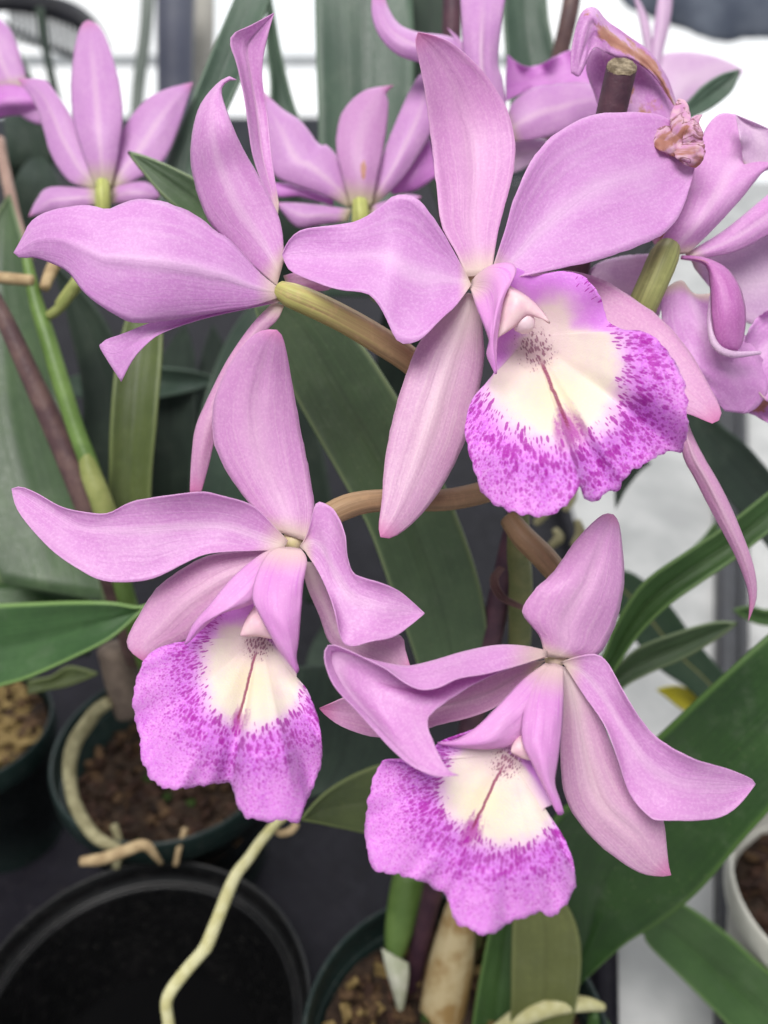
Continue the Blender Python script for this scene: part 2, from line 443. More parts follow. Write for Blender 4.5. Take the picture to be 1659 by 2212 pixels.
M_stalky = stalk_mat('yellow green pedicel', srgb(176, 180, 104), srgb(160, 164, 96))
M_stalkb = stalk_mat('brownish pedicel', srgb(160, 132, 100), srgb(140, 112, 84))

def leaf_mat(name, a, b, edge=None, rough=0.42, spec=0.42, midrib=0.3, transl=0.06, purple=0.0, rib=None):
    t = NT(name); u, v = t.uv(); ob = t.obj()
    aa = t.math('ABSOLUTE', t.math('MULTIPLY_ADD', u, 2.0, -1.0))
    st = t.noise(t.vec(t.math('MULTIPLY', u, 30.0), t.math('MULTIPLY', v, 1.5)), 1.0, 3, 0.6)
    big = t.noise(ob, 28.0, 4, 0.6)
    fine = t.noise(ob, 500.0, 3)
    col = t.mix(t.smooth(big, 0.32, 0.7), a, b)
    col = t.mix(t.math('MULTIPLY', t.smooth(st, 0.45, 0.75), 0.25), col, tuple(c*1.5 for c in b))
    col = t.mix(t.smooth(aa, 0.0, 0.07, midrib, 0.0), col, rib or tuple(c*0.6 for c in a))
    dust = t.noise(ob, 75.0, 5, 0.7)
    col = t.mix(t.math('MULTIPLY', t.smooth(dust, 0.50, 0.80), 0.12), col, srgb(140, 146, 130))
    sp = t.voro(t.vec(t.math('MULTIPLY', u, 9.0), t.math('MULTIPLY', v, 26.0)), 1.0)
    col = t.mix(t.math('MULTIPLY', t.smooth(sp.outputs['Distance'], 0.04, 0.09, 0.15, 0.0), t.smooth(big, 0.5, 0.6)), col, srgb(160, 160, 120))
    if edge: col = t.mix(t.smooth(aa, 0.90, 0.99, 0.0, 0.8), col, edge)
    col = t.mix(t.math('MULTIPLY', t.smooth(fine, 0.5, 0.8), 0.18), col, tuple(min(1, c*1.9) for c in b))
    h = t.math('ADD', st, t.math('MULTIPLY', fine, 0.3))
    nr = t.bump(t.math('ADD', h, t.math('MULTIPLY', big, 1.5)), 0.35, 0.0008)
    return t.finish(col, t.smooth(fine, 0.2, 0.8, rough-0.06, rough+0.1), spec, nr, transl=transl)
G = lambda *c: srgb(*c)
M_leaf = leaf_mat('dark orchid leaf', G(58, 76, 52), G(72, 92, 62), G(116, 132, 92))
M_leaf_vivid = leaf_mat('deep green leaf', G(32, 58, 24), G(44, 74, 30), G(76, 108, 46))
M_leaf_haze = leaf_mat('haze grey leaf', G(60, 78, 66), G(74, 93, 78), G(92, 112, 94), transl=0.10)  # paler grey leaf green, veiling haze is mixed into the colour
M_leaf_olive = leaf_mat('olive leaf', G(74, 86, 50), G(90, 102, 58), G(112, 124, 72), transl=0.15)
M_leaf_olive2 = leaf_mat('pale olive young leaf', G(104, 110, 64), G(118, 124, 74), G(132, 138, 88), transl=0.2)
M_leaf_mid = leaf_mat('mid green leaf', G(56, 84, 44), G(70, 100, 54), G(104, 136, 72), transl=0.12)
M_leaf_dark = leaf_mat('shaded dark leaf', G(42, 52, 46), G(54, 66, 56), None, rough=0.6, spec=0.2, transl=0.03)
M_leaf_yrib = leaf_mat('leaf with yellow midrib', G(44, 66, 48), G(56, 78, 56), None, midrib=0.9, rib=G(146, 142, 84))
M_leaf_light = leaf_mat('leaf with pale margin', G(48, 78, 42), G(62, 94, 52), G(128, 160, 92), transl=0.10)
M_yellow = leaf_mat('yellowing leaf tip', G(196, 184, 48), G(210, 200, 70), None, transl=0.2, midrib=0.0)

def plastic(name, a, b, rough=0.38, spec=0.45, dusty=0.15):
    t = NT(name); ob = t.obj()
    nz = t.noise(ob, 40, 5, 0.62); f = t.noise(ob, 260, 4, 0.65)
    col = t.mix(t.smooth(nz, 0.4, 0.72), a, b)
    col = t.mix(t.math('MULTIPLY', t.smooth(f, 0.56, 0.74), dusty), col, srgb(128, 122, 112))
    nr = t.bump(f, 0.15, 0.0006)
    return t.finish(col, t.smooth(f, 0.3, 0.7, rough-0.07, rough+0.15), spec, nr)
M_green_pot = plastic('dark green pot plastic', G(25, 38, 36), G(33, 48, 45))
M_black_pot = plastic('black pot plastic', G(14, 14, 15), G(22, 21, 22), 0.36, 0.4, 0.06)
M_tray = plastic('dark tray plastic', G(18, 16, 24), G(27, 25, 33), 0.6, 0.18, 0.07)
M_rail = plastic('black rail plastic', G(26, 26, 32), G(38, 38, 46), 0.4, 0.4, 0.12)
M_white_pot = plastic('off white pot plastic', G(196, 194, 184), G(214, 212, 202), 0.4, 0.4, 0.2)
M_bench = simple_mat('pale bench sheet', G(158, 158, 157), G(196, 195, 193), 9, 0.6, 0.25, 0.25, bscale=300)
M_root = simple_mat('pale orchid root', G(186, 180, 128), G(206, 202, 160), 140, 0.6, 0.2, 0.5, bscale=600)
M_root_tan = simple_mat('dry tan root', G(150, 128, 96), G(182, 160, 124), 140, 0.65, 0.2, 0.5, bscale=500)
M_root_dim = simple_mat('grey green root', G(128, 122, 92), G(164, 158, 124), 140, 0.65, 0.2, 0.5, bscale=500)
M_soil = simple_mat('dark bark medium', G(38, 30, 26), G(66, 52, 42), 90, 0.85, 0.15, 1.0, bscale=300)
M_bark = simple_mat('bark chip', G(56, 42, 32), G(98, 76, 54), 160, 0.8, 0.15, 0.6, bscale=500)
M_bark2 = simple_mat('pale bark chip', G(92, 76, 46), G(134, 114, 74), 160, 0.8, 0.15, 0.6, bscale=500)
M_bark3 = simple_mat('dark bark chip', G(40, 28, 24), G(70, 50, 40), 160, 0.8, 0.15, 0.6, bscale=500)
M_moss = simple_mat('moss', G(44, 60, 30), G(66, 86, 42), 300, 0.9, 0.1, 0.8, bscale=900)
M_stake = simple_mat('dark plum stake coating', G(66, 44, 56), G(84, 56, 66), 120, 0.5, 0.3, 0.3, bscale=700)
M_wood = simple_mat('cut wood end', G(92, 80, 64), G(150, 136, 114), 420, 0.8, 0.15, 0.8, bscale=900)
M_purple_stem = simple_mat('purple brown stem', G(78, 58, 60), G(100, 78, 74), 120, 0.5, 0.3, 0.3, bscale=500)
M_green_stem = simple_mat('bright green stem', G(84, 110, 52), G(104, 130, 68), 70, 0.42, 0.35, 0.2, bscale=500, transl=0.08)
M_sheath = simple_mat('yellow green sheath', G(122, 130, 72), G(146, 150, 92), 70, 0.5, 0.3, 0.3, bscale=500, transl=0.08)
M_bract = simple_mat('plum bract', G(74, 52, 54), G(98, 74, 70), 120, 0.5, 0.3, 0.2)
M_stemg = simple_mat('olive flower stem', G(92, 100, 62), G(118, 118, 76), 90, 0.5, 0.3, 0.3, bscale=500)
def bulb_mat():
    t = NT('dry papery pseudobulb'); u, v = t.uv(); ob = t.obj()
    st = t.noise(t.vec(t.math('MULTIPLY', u, 3.0), t.math('MULTIPLY', v, 20.0)), 1.0, 3, 0.6)
    n = t.noise(ob, 60, 4)
    col = t.mix(t.smooth(n, 0.42, 0.62), G(196, 178, 138), G(158, 128, 82))
    col = t.mix(t.math('MULTIPLY', t.smooth(st, 0.45, 0.75), 0.4), col, G(212, 198, 162))
    return t.finish(col, 0.55, 0.3, t.bump(st, 0.4, 0.0008))
M_bulb = bulb_mat()
M_bulb_g = simple_mat('green pseudobulb', G(94, 108, 52), G(130, 134, 66), 50, 0.45, 0.35, 0.2, bscale=400, transl=0.1)
M_white_sheath = simple_mat('white papery sheath', G(186, 190, 162), G(214, 214, 196), 160, 0.6, 0.25, 0.4, transl=0.15)
def wither_mat():
    t = NT('withered petal tissue'); ob = t.obj()
    n = t.noise(ob, 95.0, 4, 0.6, 1.0); n2 = t.noise(ob, 420.0, 3, 0.6)
    ve = t.math('ABSOLUTE', t.math('SUBTRACT', n, 0.5))
    col = t.mix(t.smooth(n2, 0.35, 0.65), srgb(222, 168, 208), srgb(232, 196, 212))
    col = t.mix(t.smooth(n, 0.54, 0.66), col, srgb(190, 134, 120))
    col = t.mix(t.smooth(ve, 0.0, 0.030, 0.85, 0.0), col, srgb(146, 88, 92))
    return t.finish(col, 0.55, 0.2, t.bump(t.math('ADD', n, n2), 0.35, 0.0006), transl=0.45)
M_wither = wither_mat()

# ------------------------------------------------------------------ petal / leaf sheets
def sheet(name, parent, mat, d0, cols, dl=(0,), nu=34, nv=15, cup=0.0, tilt=0.0, ripple=0.0, nr=3.0, keel=0.0, rough=0.25, thick=0.00022, seed=0.0, frill=None):
    """cols: polylines base->tip of (x, y) or (x, y, mm).  dl: depth offsets in mm along the length. cup > 0: the middle lies deeper."""
    K = len(cols)
    if 'leaf' not in mat.name: cup *= 0.75
    if frill is None: frill = 0.0 if 'leaf' in mat.name else 0.022
    cs = []
    for c in cols:
        c = [(p[0], p[1], p[2] if len(p) > 2 else 0.0) for p in c]
        cs.append(spline(c, nu))
    rows = []
    for i in range(nu):
        u = i/(nu-1)
        cp = [c[i] for c in cs]
        row = []
        for j in range(nv):
            s = j/(nv-1)
            if K == 2:
                x, y, dd = (cp[0][k] + (cp[1][k]-cp[0][k])*s for k in range(3))
            else:
                f = s*(K-1); a = min(int(f), K-2); t = f-a
                q = [cp[max(a-1, 0)], cp[a], cp[a+1], cp[min(a+2, K-1)]]
                x, y, dd = cr(*q, t)
            v = 2*s-1
            b = math.sin(PI*min(max(u, 0.0), 1.0))
            dd += prof(dl, u) + cup*(1-v*v)*b**0.7 + tilt*v*b
            dd += ripple*abs(v)**3*b*math.sin(nr*2*PI*u + (1.3 if v > 0 else 0) + seed)
            dd += keel*math.exp(-(v/0.10)**2)*b
            n3 = noise.noise(Vector((u*3.1+seed*3.7+d0*90, v*1.6+seed, 2.3)))
            dd += rough*(2.2*n3 + 1.0*noise.noise(Vector((u*7.0+seed, v*3.2, seed+9))))*b
            if frill and abs(v) > 0.999:
                k = noise.noise(Vector((u*20.0+seed*5, v*3, 7.7))) + 0.5*noise.noise(Vector((u*46.0+seed*5, v*3, 3.7)))
                cx, cy = (cp[0][0]+cp[-1][0])/2, (cp[0][1]+cp[-1][1])/2
                x += (x-cx)*frill*k*b; y += (y-cy)*frill*k*b
            row.append(P(x, y, d0 + dd*0.001))
        rows.append(row)
    mb = Mesh()
    mb.grid(rows, lambda i, j: (j/(nv-1), i/(nu-1)))
    return mb.build(name, mat, parent, thick=thick)

def leaf(parent, mat, d0, L, R, dl=(0,), cup=2.0, keel=1.0, nu=30, nv=13, thick=0.0011, name='leaf', **kw):
    return sheet(name, parent, mat, d0, [L, R], dl, nu=nu, nv=nv, cup=cup, keel=keel, thick=thick, **kw)

def pedicel(parent, mat, pts, name='pedicel'):
    mb = Mesh(); px_tube(mb, pts, 14, 26)
    return mb.build(name, mat, parent)

def lip(parent, mat, d0, cen, rim, axis, scale, flare=2.4, nt=180, nr=30, fold=1.2, nf=7, serr=0.012, sides=(), seed=0.0, midgroove=1.0):
    """cen (x,y,mm) throat; rim closed list of (x,y,mm); axis (dx,dy) px direction of the middle line; sides: extra sheets [(cols, dl, cup)]"""
    R = spline(rim, nt, closed=True)
    md = sum(p[2] for p in R)/nt; mr = sum(math.hypot(p[0]-cen[0], p[1]-cen[1]) for p in R)/nt
    ax = Vector(axis).normalized()
    rows = []; uvs = []; rims = []
    for k in range(nr+1):
        r = k/nr
        row = []; ur = []
        for j, (x, y, dd) in enumerate(R):
            th = 2*PI*j/nt
            s = r*(1 + serr*r**6*(noise.noise(Vector((math.cos(th)*16, math.sin(th)*16, seed)))*1.6 + noise.noise(Vector((math.cos(th)*40, math.sin(th)*40, seed+4)))*0.8))
            px = cen[0]+(x-cen[0])*s; py = cen[1]+(y-cen[1])*s
            q2 = math.hypot(px-cen[0], py-cen[1])/(mr*0.60)
            bowl = cen[2] + (md*0.62-cen[2])*(1-math.exp(-q2*q2))
            qn = math.hypot(px-cen[0], py-cen[1])/mr
            wr = min(1.0, qn)**flare
            dz = bowl*(1-wr) + dd*wr
            dz += fold*r**6*(noise.noise(Vector((math.cos(th)*nf*0.45, math.sin(th)*nf*0.45, seed+1)))*2.0) + 0.9*r**2*noise.noise(Vector((px*0.012, py*0.012, seed+2)))
            q = Vector((px-cen[0], py-cen[1]))
            lv = -(q.dot(ax)); lu = q.x*(-ax.y)*-1 + q.y*(-ax.x)
            lu = q.x*ax.y - q.y*ax.x
            dz += midgroove*math.exp(-(lu/22.0)**2)*min(1, r*1.5)*(1 if lv < 0 else 0)
            row.append(P(px, py, d0+dz*0.001)); ur.append((lu/scale, lv/scale)); rims.append(max(0.0, 1 - (1-r)*math.hypot(x-cen[0], y-cen[1])/mr*1.15))
        rows.append(row); uvs.append(ur)
    mb = Mesh()
    mb.grid(rows, lambda i, j: uvs[i][j], closed=True)
    o = mb.build('lip', mat, parent, thick=0.0003)
    ra = o.data.attributes.new('rim', 'FLOAT', 'POINT')
    ra.data.foreach_set('value', rims)
    for cols, dl, cup in sides:
        sheet('side_lobe', o, M_side, d0, cols, dl, nu=34, nv=15, cup=cup, frill=0.012, rough=0.4)
    return o

def column(parent, d0, cols, dl, cup, cap_xy, cap_r):
    """hood of the column with its anther cap under the tip"""
    o = sheet('column', parent, M_col, d0, cols, dl, nu=24, nv=17, cup=cup, rough=0.3, thick=0.0008)
    c = P(cap_xy[0], cap_xy[1], d0+cap_xy[2]*0.001); r = px2m(cap_r, d0)
    m2 = Mesh()
    rows = []
    for i in range(11):
        a = PI*i/10
        rows.append([c + Vector((math.sin(a)*math.cos(b)*r*1.0, math.sin(a)*math.sin(b)*r*0.8, math.cos(a)*r*(1.05 if i < 5 else 0.85)))*(1+0.12*noise.noise(Vector((a*2, b, cap_r)))) for b in (2*PI*k/16 for k in range(16))])
    m2.grid(rows, closed=True)
    m2.build('anther_cap', M_anther, o)
    return o
def receptacle(parent, x, y, d, r):
    c = P(x, y, d); r = px2m(r, d); m2 = Mesh()
    m2.grid([[c + Vector((math.sin(a)*math.cos(b), math.sin(a)*math.sin(b), math.cos(a)))*r*(1+0.15*noise.noise(Vector((a*2, b, x)))) for b in (2*PI*k/14 for k in range(14))] for a in (PI*i/10 for i in range(11))], closed=True)
    return m2.build('receptacle', M_recep, parent)

# ================================================================== THE SETTING
def quad_sheet(name, pts, mat, n=2):
    mb = Mesh()
    mb.grid([[pts[0], pts[1]], [pts[3], pts[2]]])
    return mb.build(name, mat, smooth=False)
o = quad_sheet('floor', [Vector((-6, -2, -0.75)), Vector((6, -2, -0.75)), Vector((6, 9, -0.75)), Vector((-6, 9, -0.75))], simple_mat('grey floor', G(150, 150, 148), G(176, 175, 172), 3, 0.7, 0.2)); o['kind'] = 'structure'

def box(mb, lo, hi, mi=0):
    x0, y0, z0 = lo; x1, y1, z1 = hi
    b = len(mb.v)
    for p in ((x0,y0,z0),(x1,y0,z0),(x1,y1,z0),(x0,y1,z0),(x0,y0,z1),(x1,y0,z1),(x1,y1,z1),(x0,y1,z1)):
        mb.v.append(Vector(p)); mb.uv.append((p[0], p[1]))
    for f in ((0,3,2,1),(4,5,6,7),(0,1,5,4),(1,2,6,5),(2,3,7,6),(3,0,4,7)):
        mb.f.append(tuple(b+k for k in f)); mb.mi.append(mi)
mb = Mesh(); box(mb, (-1.4, -0.3, -0.03), (1.4, 1.75, 0.0))
o = mb.build('bench', M_bench, smooth=False, origin=(0, 0.7, 0))
tag(o, 'pale grey bench top under the orchid pots', 'bench')
md = o.modifiers.new('Bevel', 'BEVEL'); md.width = 0.004; md.segments = 2

# dark tray on the left part of the bench
def poly_prism(name, pts, z0, z1, mat, parent=None):
    mb = Mesh(); n = len(pts)
    for z in (z0, z1):
        for p in pts: mb.v.append(Vector((p[0], p[1], z))); mb.uv.append((p[0], p[1]))
    for i in range(n):
        k = (i+1) % n
        mb.f.append((i, k, n+k, n+i)); mb.mi.append(0)
    mb.f.append(tuple(range(n, 2*n))); mb.mi.append(0)
    mb.f.append(tuple(reversed(range(n)))); mb.mi.append(0)
    o = mb.build(name, mat, parent, smooth=False)
    return o
tray_edge = [on_z(1300, 2400, 0.004), on_z(1290, 1700, 0.004), on_z(1230, 1150, 0.004), on_z(1200, 900, 0.004), Vector((0.55, 1.70, 0.004))]
pts = [(-0.95, -0.12)] + [(p.x, p.y) for p in tray_edge] + [(-0.95, tray_edge[-1].y+0.1)]
tr = thing('plant_tray', (-0.3, 0.3, 0.004), 'dark grey plastic tray under the pots beside the pale bench', 'tray')
poly_prism('tray_floor', pts, 0.002, 0.006, M_tray, tr)
mb = Mesh()
er = spline([(p.x, p.y, 0.02) for p in tray_edge], 20)
add_tube(mb, [Vector(p) for p in er], [0.006]*20, 8)
mb.build('tray_rim', M_tray, tr)

# black rail at the right
def rail(name, pxs, z, wpx, label):
    mb = Mesh()
    n = len(pxs)
    rows = []
    for (x, y) in pxs:
        a = on_z(x-wpx/2, y, z); b = on_z(x+wpx/2, y, z)
        rows.append([Vector((a.x, a.y, 0.001)), Vector((a.x, a.y, z-0.003)), Vector((a.x+.003, a.y, z)), a.lerp(b, .30)-Vector((0, 0, .0)), a.lerp(b, .34)-Vector((0, 0, .006)), a.lerp(b, .66)-Vector((0, 0, .006)), a.lerp(b, .70), Vector((b.x-.003, b.y, z)), Vector((b.x, b.y, z-0.003)), Vector((b.x, b.y, 0.001))])
    mb.grid(rows)
    o = mb.build(name, M_rail, smooth=False, origin=rows[0][0])
    return tag(o, label, 'rail')
rail('bench_rail', [(1592, 2400), (1590, 2000), (1588, 1600), (1586, 1200), (1582, 850)], 0.02, 66, 'black grooved plastic rail running along the bench by the white pot')

# greenhouse wall far behind
wl = thing('greenhouse_wall', (0, 2.3, -0.75), 'bright white backlit greenhouse wall behind the plants', 'wall')
def glaze_mat():
    t = NT('backlit glazing')
    e = t.n('ShaderNodeEmission'); ob = t.obj()
    nz = t.noise(ob, 1.4, 3)
    t.link(t.mix(t.smooth(nz, 0.3, 0.7), (0.93, 0.97, 1.0), (1.0, 1.0, 1.0)), e.inputs[0]); e.inputs[1].default_value = 1.25
    t.link(e.outputs[0], t.out.inputs[0]); return t.m
M_glaze = glaze_mat()
M_frame = simple_mat('white painted frame', G(205, 208, 210), G(222, 224, 226), 20, 0.5, 0.3)
for x0 in (-2.4, -1.2, 0.0, 1.2):
    mb = Mesh(); box(mb, (x0+0.03, 2.32, -0.72), (x0+1.17, 2.34, 1.9)); mb.build('glazing_panel', M_glaze, wl, smooth=False)
for x0 in (-2.4, -1.2, 0.0, 1.2, 2.4):
    mb = Mesh(); box(mb, (x0-0.028, 2.28, -0.7), (x0+0.028, 2.36, 1.95)); mb.build('mullion', M_frame, wl, smooth=False)
mb = Mesh(); box(mb, (-2.37, 2.30, 0.10), (0.3, 2.318, 0.125)); mb.build('glazing_bar', M_frame, wl, smooth=False)
mb = Mesh(); box(mb, (-2.4, 2.262, -0.75), (0.42, 2.278, 0.0)); mb.build('wall_base', simple_mat('wall base', G(70, 72, 80), G(92, 94, 100), 10), wl, smooth=False)

# ================================================================== POTS
def lathe(mb, cen, prof_, ns=64, mi=0, sq=1.0):
    rows = [[Vector((cen[0]+r*math.cos(a), cen[1]+r*math.sin(a)*sq, cen[2]+z)) for a in (2*PI*k/ns for k in range(ns))] for r, z in prof_]
    mb.grid(rows, closed=True, mi=mi)
def pot(cx, cy, rim_z, r, mat, label, depth=0.03, soil=True, tilt=None, bottom_r=0.74, name='plant_pot', cat='pot', group=None, lip_h=0.016):
    c = on_z(cx, cy, rim_z)
    t = thing(name, (c.x, c.y, 0.006), label, cat, group)
    z = rim_z
    mb = Mesh()
    h = z-0.006
    P_ = [(r*bottom_r, 0.006), (r*bottom_r+0.004*0, 0.0062), (r*0.93, z-lip_h), (r*0.985, z-lip_h-0.001), (r*1.0, z-lip_h+0.002), (r*1.0, z-0.003), (r*0.99, z-0.0008), (r*0.978, z), (r*0.962, z-0.001), (r*0.952, z-0.004), (r*0.94, z-lip_h), (r*0.905, z-lip_h-0.003), (r*(bottom_r-0.03), 0.009), (0.0005, 0.009)]
    lathe(mb, (c.x, c.y, 0), P_, 72)
    mb.build('pot_body', mat, t)
    return t, c
def medium(c, r, z, label, mats, n=160, size=0.006, bump=0.004, seed=1, rootn=0, moss=0, name='bark_medium'):
    rnd = random.Random(seed)
    mb = Mesh(); ns = 40
    rows = []
    for i in range(13):
        rr = r*i/12
        rows.append([Vector((c.x+rr*math.cos(a), c.y+rr*math.sin(a), z + bump*noise.noise(Vector((rr*90*math.cos(a), rr*90*math.sin(a), seed))))) for a in (2*PI*k/ns for k in range(ns))])
    mb.grid(rows, closed=True, mi=0)
    for k in range(n):
        a = rnd.random()*2*PI; rr = r*math.sqrt(rnd.random())*0.94
        p = Vector((c.x+rr*math.cos(a), c.y+rr*math.sin(a), z+rnd.uniform(0.0, 0.005)))
        s = size*rnd.uniform(0.45, 1.3)
        ex = Vector((rnd.uniform(-1, 1), rnd.uniform(-1, 1), rnd.uniform(-.5, .5))).normalized()
        ey = ex.cross(Vector((rnd.uniform(-.4, .4), rnd.uniform(-.4, .4), 1))).normalized(); ez = ex.cross(ey)
        b = len(mb.v); mi = rnd.randrange(1, len(mats)-(1 if moss else 0))
        for sx, sy, sz in ((-1,-1,-1),(1,-1,-1),(1,1,-1),(-1,1,-1),(-1,-1,1),(1,-1,1),(1,1,1),(-1,1,1)):
            j = [rnd.uniform(0.6, 1.15) for _ in range(3)]
            mb.v.append(p + ex*s*sx*j[0] + ey*s*0.55*sy*j[1] + ez*s*0.28*sz*j[2]); mb.uv.append((0, 0))
        for f in ((0,3,2,1),(4,5,6,7),(0,1,5,4),(1,2,6,5),(2,3,7,6),(3,0,4,7)):
            mb.f.append(tuple(b+q for q in f)); mb.mi.append(mi)
    for k in range(moss):
        a = rnd.random()*2*PI; rr = r*math.sqrt(rnd.random())*0.85
        p = Vector((c.x+rr*math.cos(a), c.y+rr*math.sin(a), z+0.003)); q = rnd.uniform(.002, .0045)
        mb.grid([[p + Vector((math.sin(e)*math.cos(b), math.sin(e)*math.sin(b), math.cos(e)*.5))*q*(1+0.5*noise.noise(Vector((e*3, b*2, k)))) for b in (2*PI*i/10 for i in range(10))] for e in (PI*i/6 for i in range(7))], closed=True, mi=len(mats)-1)
    o = mb.build(name, mats, origin=(c.x, c.y, z), smooth=False)
    tag(o, label, 'potting bark', kind='stuff')
    return o

pot1, c1 = pot(362, 1610, 0.098, 0.0610, M_green_pot, 'dark green plant pot below the lower left flower with a root along its wall', group='dark green pots on the tray')
medium(c1, 0.0545, 0.066, 'dark bark in the green pot below the lower left flower', [M_soil, M_bark3, M_bark3, M_soil, M_bark, M_moss], 420, 0.0036, 0.006, 3, moss=7)
pot3, c3 = pot(985, 2235, 0.088, 0.0640, M_green_pot, 'dark green pot around the foot of the plum stake', group='dark green pots on the tray')
medium(c3, 0.057, 0.070, 'mossy brown bark around the foot of the plum stake', [M_soil, M_bark, M_bark2, M_bark, M_bark3, M_moss], 420, 0.0036, 0.006, 5, moss=9)
pot4, c4 = pot(-60, 1560, 0.098, 0.0420, M_green_pot, 'dark green pot of pale bark cut by the left picture edge', group='dark green pots on the tray')
medium(c4, 0.0375, 0.090, 'pale yellow brown bark in the pot at the left edge', [M_soil, M_bark2, M_bark2, M_bark], 260, 0.0042, 0.006, 8)
pot5, c5 = pot(1830, 1920, 0.085, 0.053, M_white_pot, 'off white pot with thick pale rim at the right edge')
medium(c5, 0.048, 0.066, 'dark reddish brown bark in the off white pot', [M_soil, M_bark3, M_bark, M_bark3], 120, 0.006, 0.005, 9)
# empty black pot
cb = on_z(292, 2190, 0.076)
tb = thing('nursery_pot', (cb.x, cb.y, 0.006), 'empty black nursery pot with double rim at the bottom left', 'pot')
R_ = 0.0760; z = 0.076
mb = Mesh()
PB = [(R_*.74, .006), (R_*.74, .0062), (R_*.93, z-.017), (R_*.985, z-.018), (R_, z-.014), (R_*1.0, z-.004), (R_*.994, z-.001), (R_*.982, z), (R_*.968, z-.001), (R_*.955, z-.006), (R_*.935, z-.012), (R_*.905, z-.0125), (R_*.90, z-.011), (R_*.888, z-.0108), (R_*.878, z-.013), (R_*.85, z-.030), (R_*.70, .012), (R_*.66, .009), (.0005, .009)]
lathe(mb, (cb.x, cb.y, 0), PB[:17], 96); lathe(mb, (cb.x, cb.y, 0), PB[16:], 96, mi=1)
mb.build('pot_body', [M_black_pot, simple_mat('matte shade-black pot inside', G(9, 9, 10), G(12, 12, 13), 12, 0.85, 0.04)], tb)  # pot floor coloured darker to hold the shade inside

# ================================================================== PLANTS (leaves, stems, roots)
# -- main plant in the middle pot
mp = thing('orchid_plant', (c3.x, c3.y, 0.07), 'main orchid plant with broad dark leaves and tan bulb beside the plum stake', 'plant', 'orchid plants on the bench')
leaf(mp, M_leaf, 0.315, [(545, 640), (560, 700), (610, 800), (650, 880), (755, 1064), (800, 1150), (850, 1290), (890, 1400), (920, 1500)],
     [(640, 640), (720, 675), (790, 755), (860, 862), (920, 960), (985, 1110), (1030, 1240), (1052, 1350), (1060, 1500)], (-4, 0, 4, 14, 30), cup=4, keel=2)
leaf(mp, M_leaf_vivid, 0.335, [(1180, 2140), (1215, 2000), (1190, 1780), (1300, 1700), (1420, 1592), (1540, 1480), (1659, 1372), (1760, 1290)],
     [(1240, 2140), (1255, 2125), (1350, 2040), (1430, 1990), (1510, 1925), (1600, 1820), (1680, 1730), (1790, 1600)], (50, 35, 15, 0, -6), cup=7, keel=2, nu=40, nv=17)
leaf(mp, M_leaf_olive, 0.335, [(830, 1800), (800, 1802), (740, 1790), (690, 1778), (650, 1770)], [(900, 1690), (840, 1652), (770, 1672), (700, 1715), (650, 1770)], (8, 4, 0, -4), cup=3)
leaf(mp, M_leaf_dark, 0.37, [(640, 1440), (640, 1460), (600, 1600), (560, 1750)], [(860, 1430), (900, 1500), (900, 1600), (840, 1680)], (0, 5, 10), cup=5)
mb = Mesh(); px_tube(mb, [(1150, 985, .276, 20), (1125, 1080, .287, 23), (1120, 1180, .300, 25), (1124, 1300, .322, 26), (1118, 1420, .345, 24), (1080, 1650, .38, 22), (1040, 1900, .41, 22), (1015, 2080, .43, 24)], 14, 40, wob=0.0006)
mb.build('flower_stem', M_stemg, mp)
sheet('bract', mp, M_bract, 0.300, [[(1078, 1222), (1060, 1245), (1062, 1275), (1085, 1300), (1130, 1318)], [(1092, 1228), (1078, 1248), (1080, 1268), (1098, 1290), (1132, 1308)]], (0, -3, 0), cup=2)
# tan papery pseudobulb
mb = Mesh(); px_tube(mb, [(1000, 1920, .392, 20), (992, 1975, .394, 34), (975, 2080, .400, 48), (955, 2190, .405, 50), (940, 2300, .41, 46)], 20, 30)
mb.build('pseudobulb', M_bulb, mp)
leaf(mp, M_leaf_olive2, 0.372, [(1096, 2290), (1104, 2180), (1106, 2060), (1112, 1960), (1140, 1900)], [(1215, 2290), (1245, 2170), (1255, 2060), (1238, 1980), (1190, 1905)], (14, 2, -2, 0), cup=3, keel=1)
leaf(mp, M_leaf_mid, 0.395, [(1010, 2300), (1030, 2150), (1060, 2000), (1090, 1900)], [(1110, 2300), (1120, 2150), (1130, 2020), (1130, 1900)], (0, 0, 4), cup=3)
# young shoot with white sheath
mb = Mesh(); px_tube(mb, [(885, 1890, .41, 36), (872, 1960, .408, 36), (858, 2030, .405, 28), (850, 2080, .403, 14), (845, 2100, .402, 5)], 14, 24)
mb.build('shoot', M_green_stem, mp)
sheet('shoot_sheath', mp, M_white_sheath, 0.40, [[(824, 2048), (835, 2100), (850, 2150), (866, 2210)], [(882, 2080), (884, 2110), (876, 2160), (866, 2210)]], (0, 0, 4), cup=-4)
mb = Mesh(); px_tube(mb, [(1070, 2240, .385, 22), (1130, 2195, .38, 22), (1200, 2172, .378, 20), (1260, 2166, .38, 16), (1300, 2176, .384, 8)], 12, 24, wob=0.001)
mb.build('root', M_root, mp)
sheet('bulb_tip', mp, M_leaf_mid, 0.39, [[(1270, 2240), (1270, 2200), (1285, 2178)], [(1330, 2240), (1310, 2200), (1285, 2178)]], cup=-3)

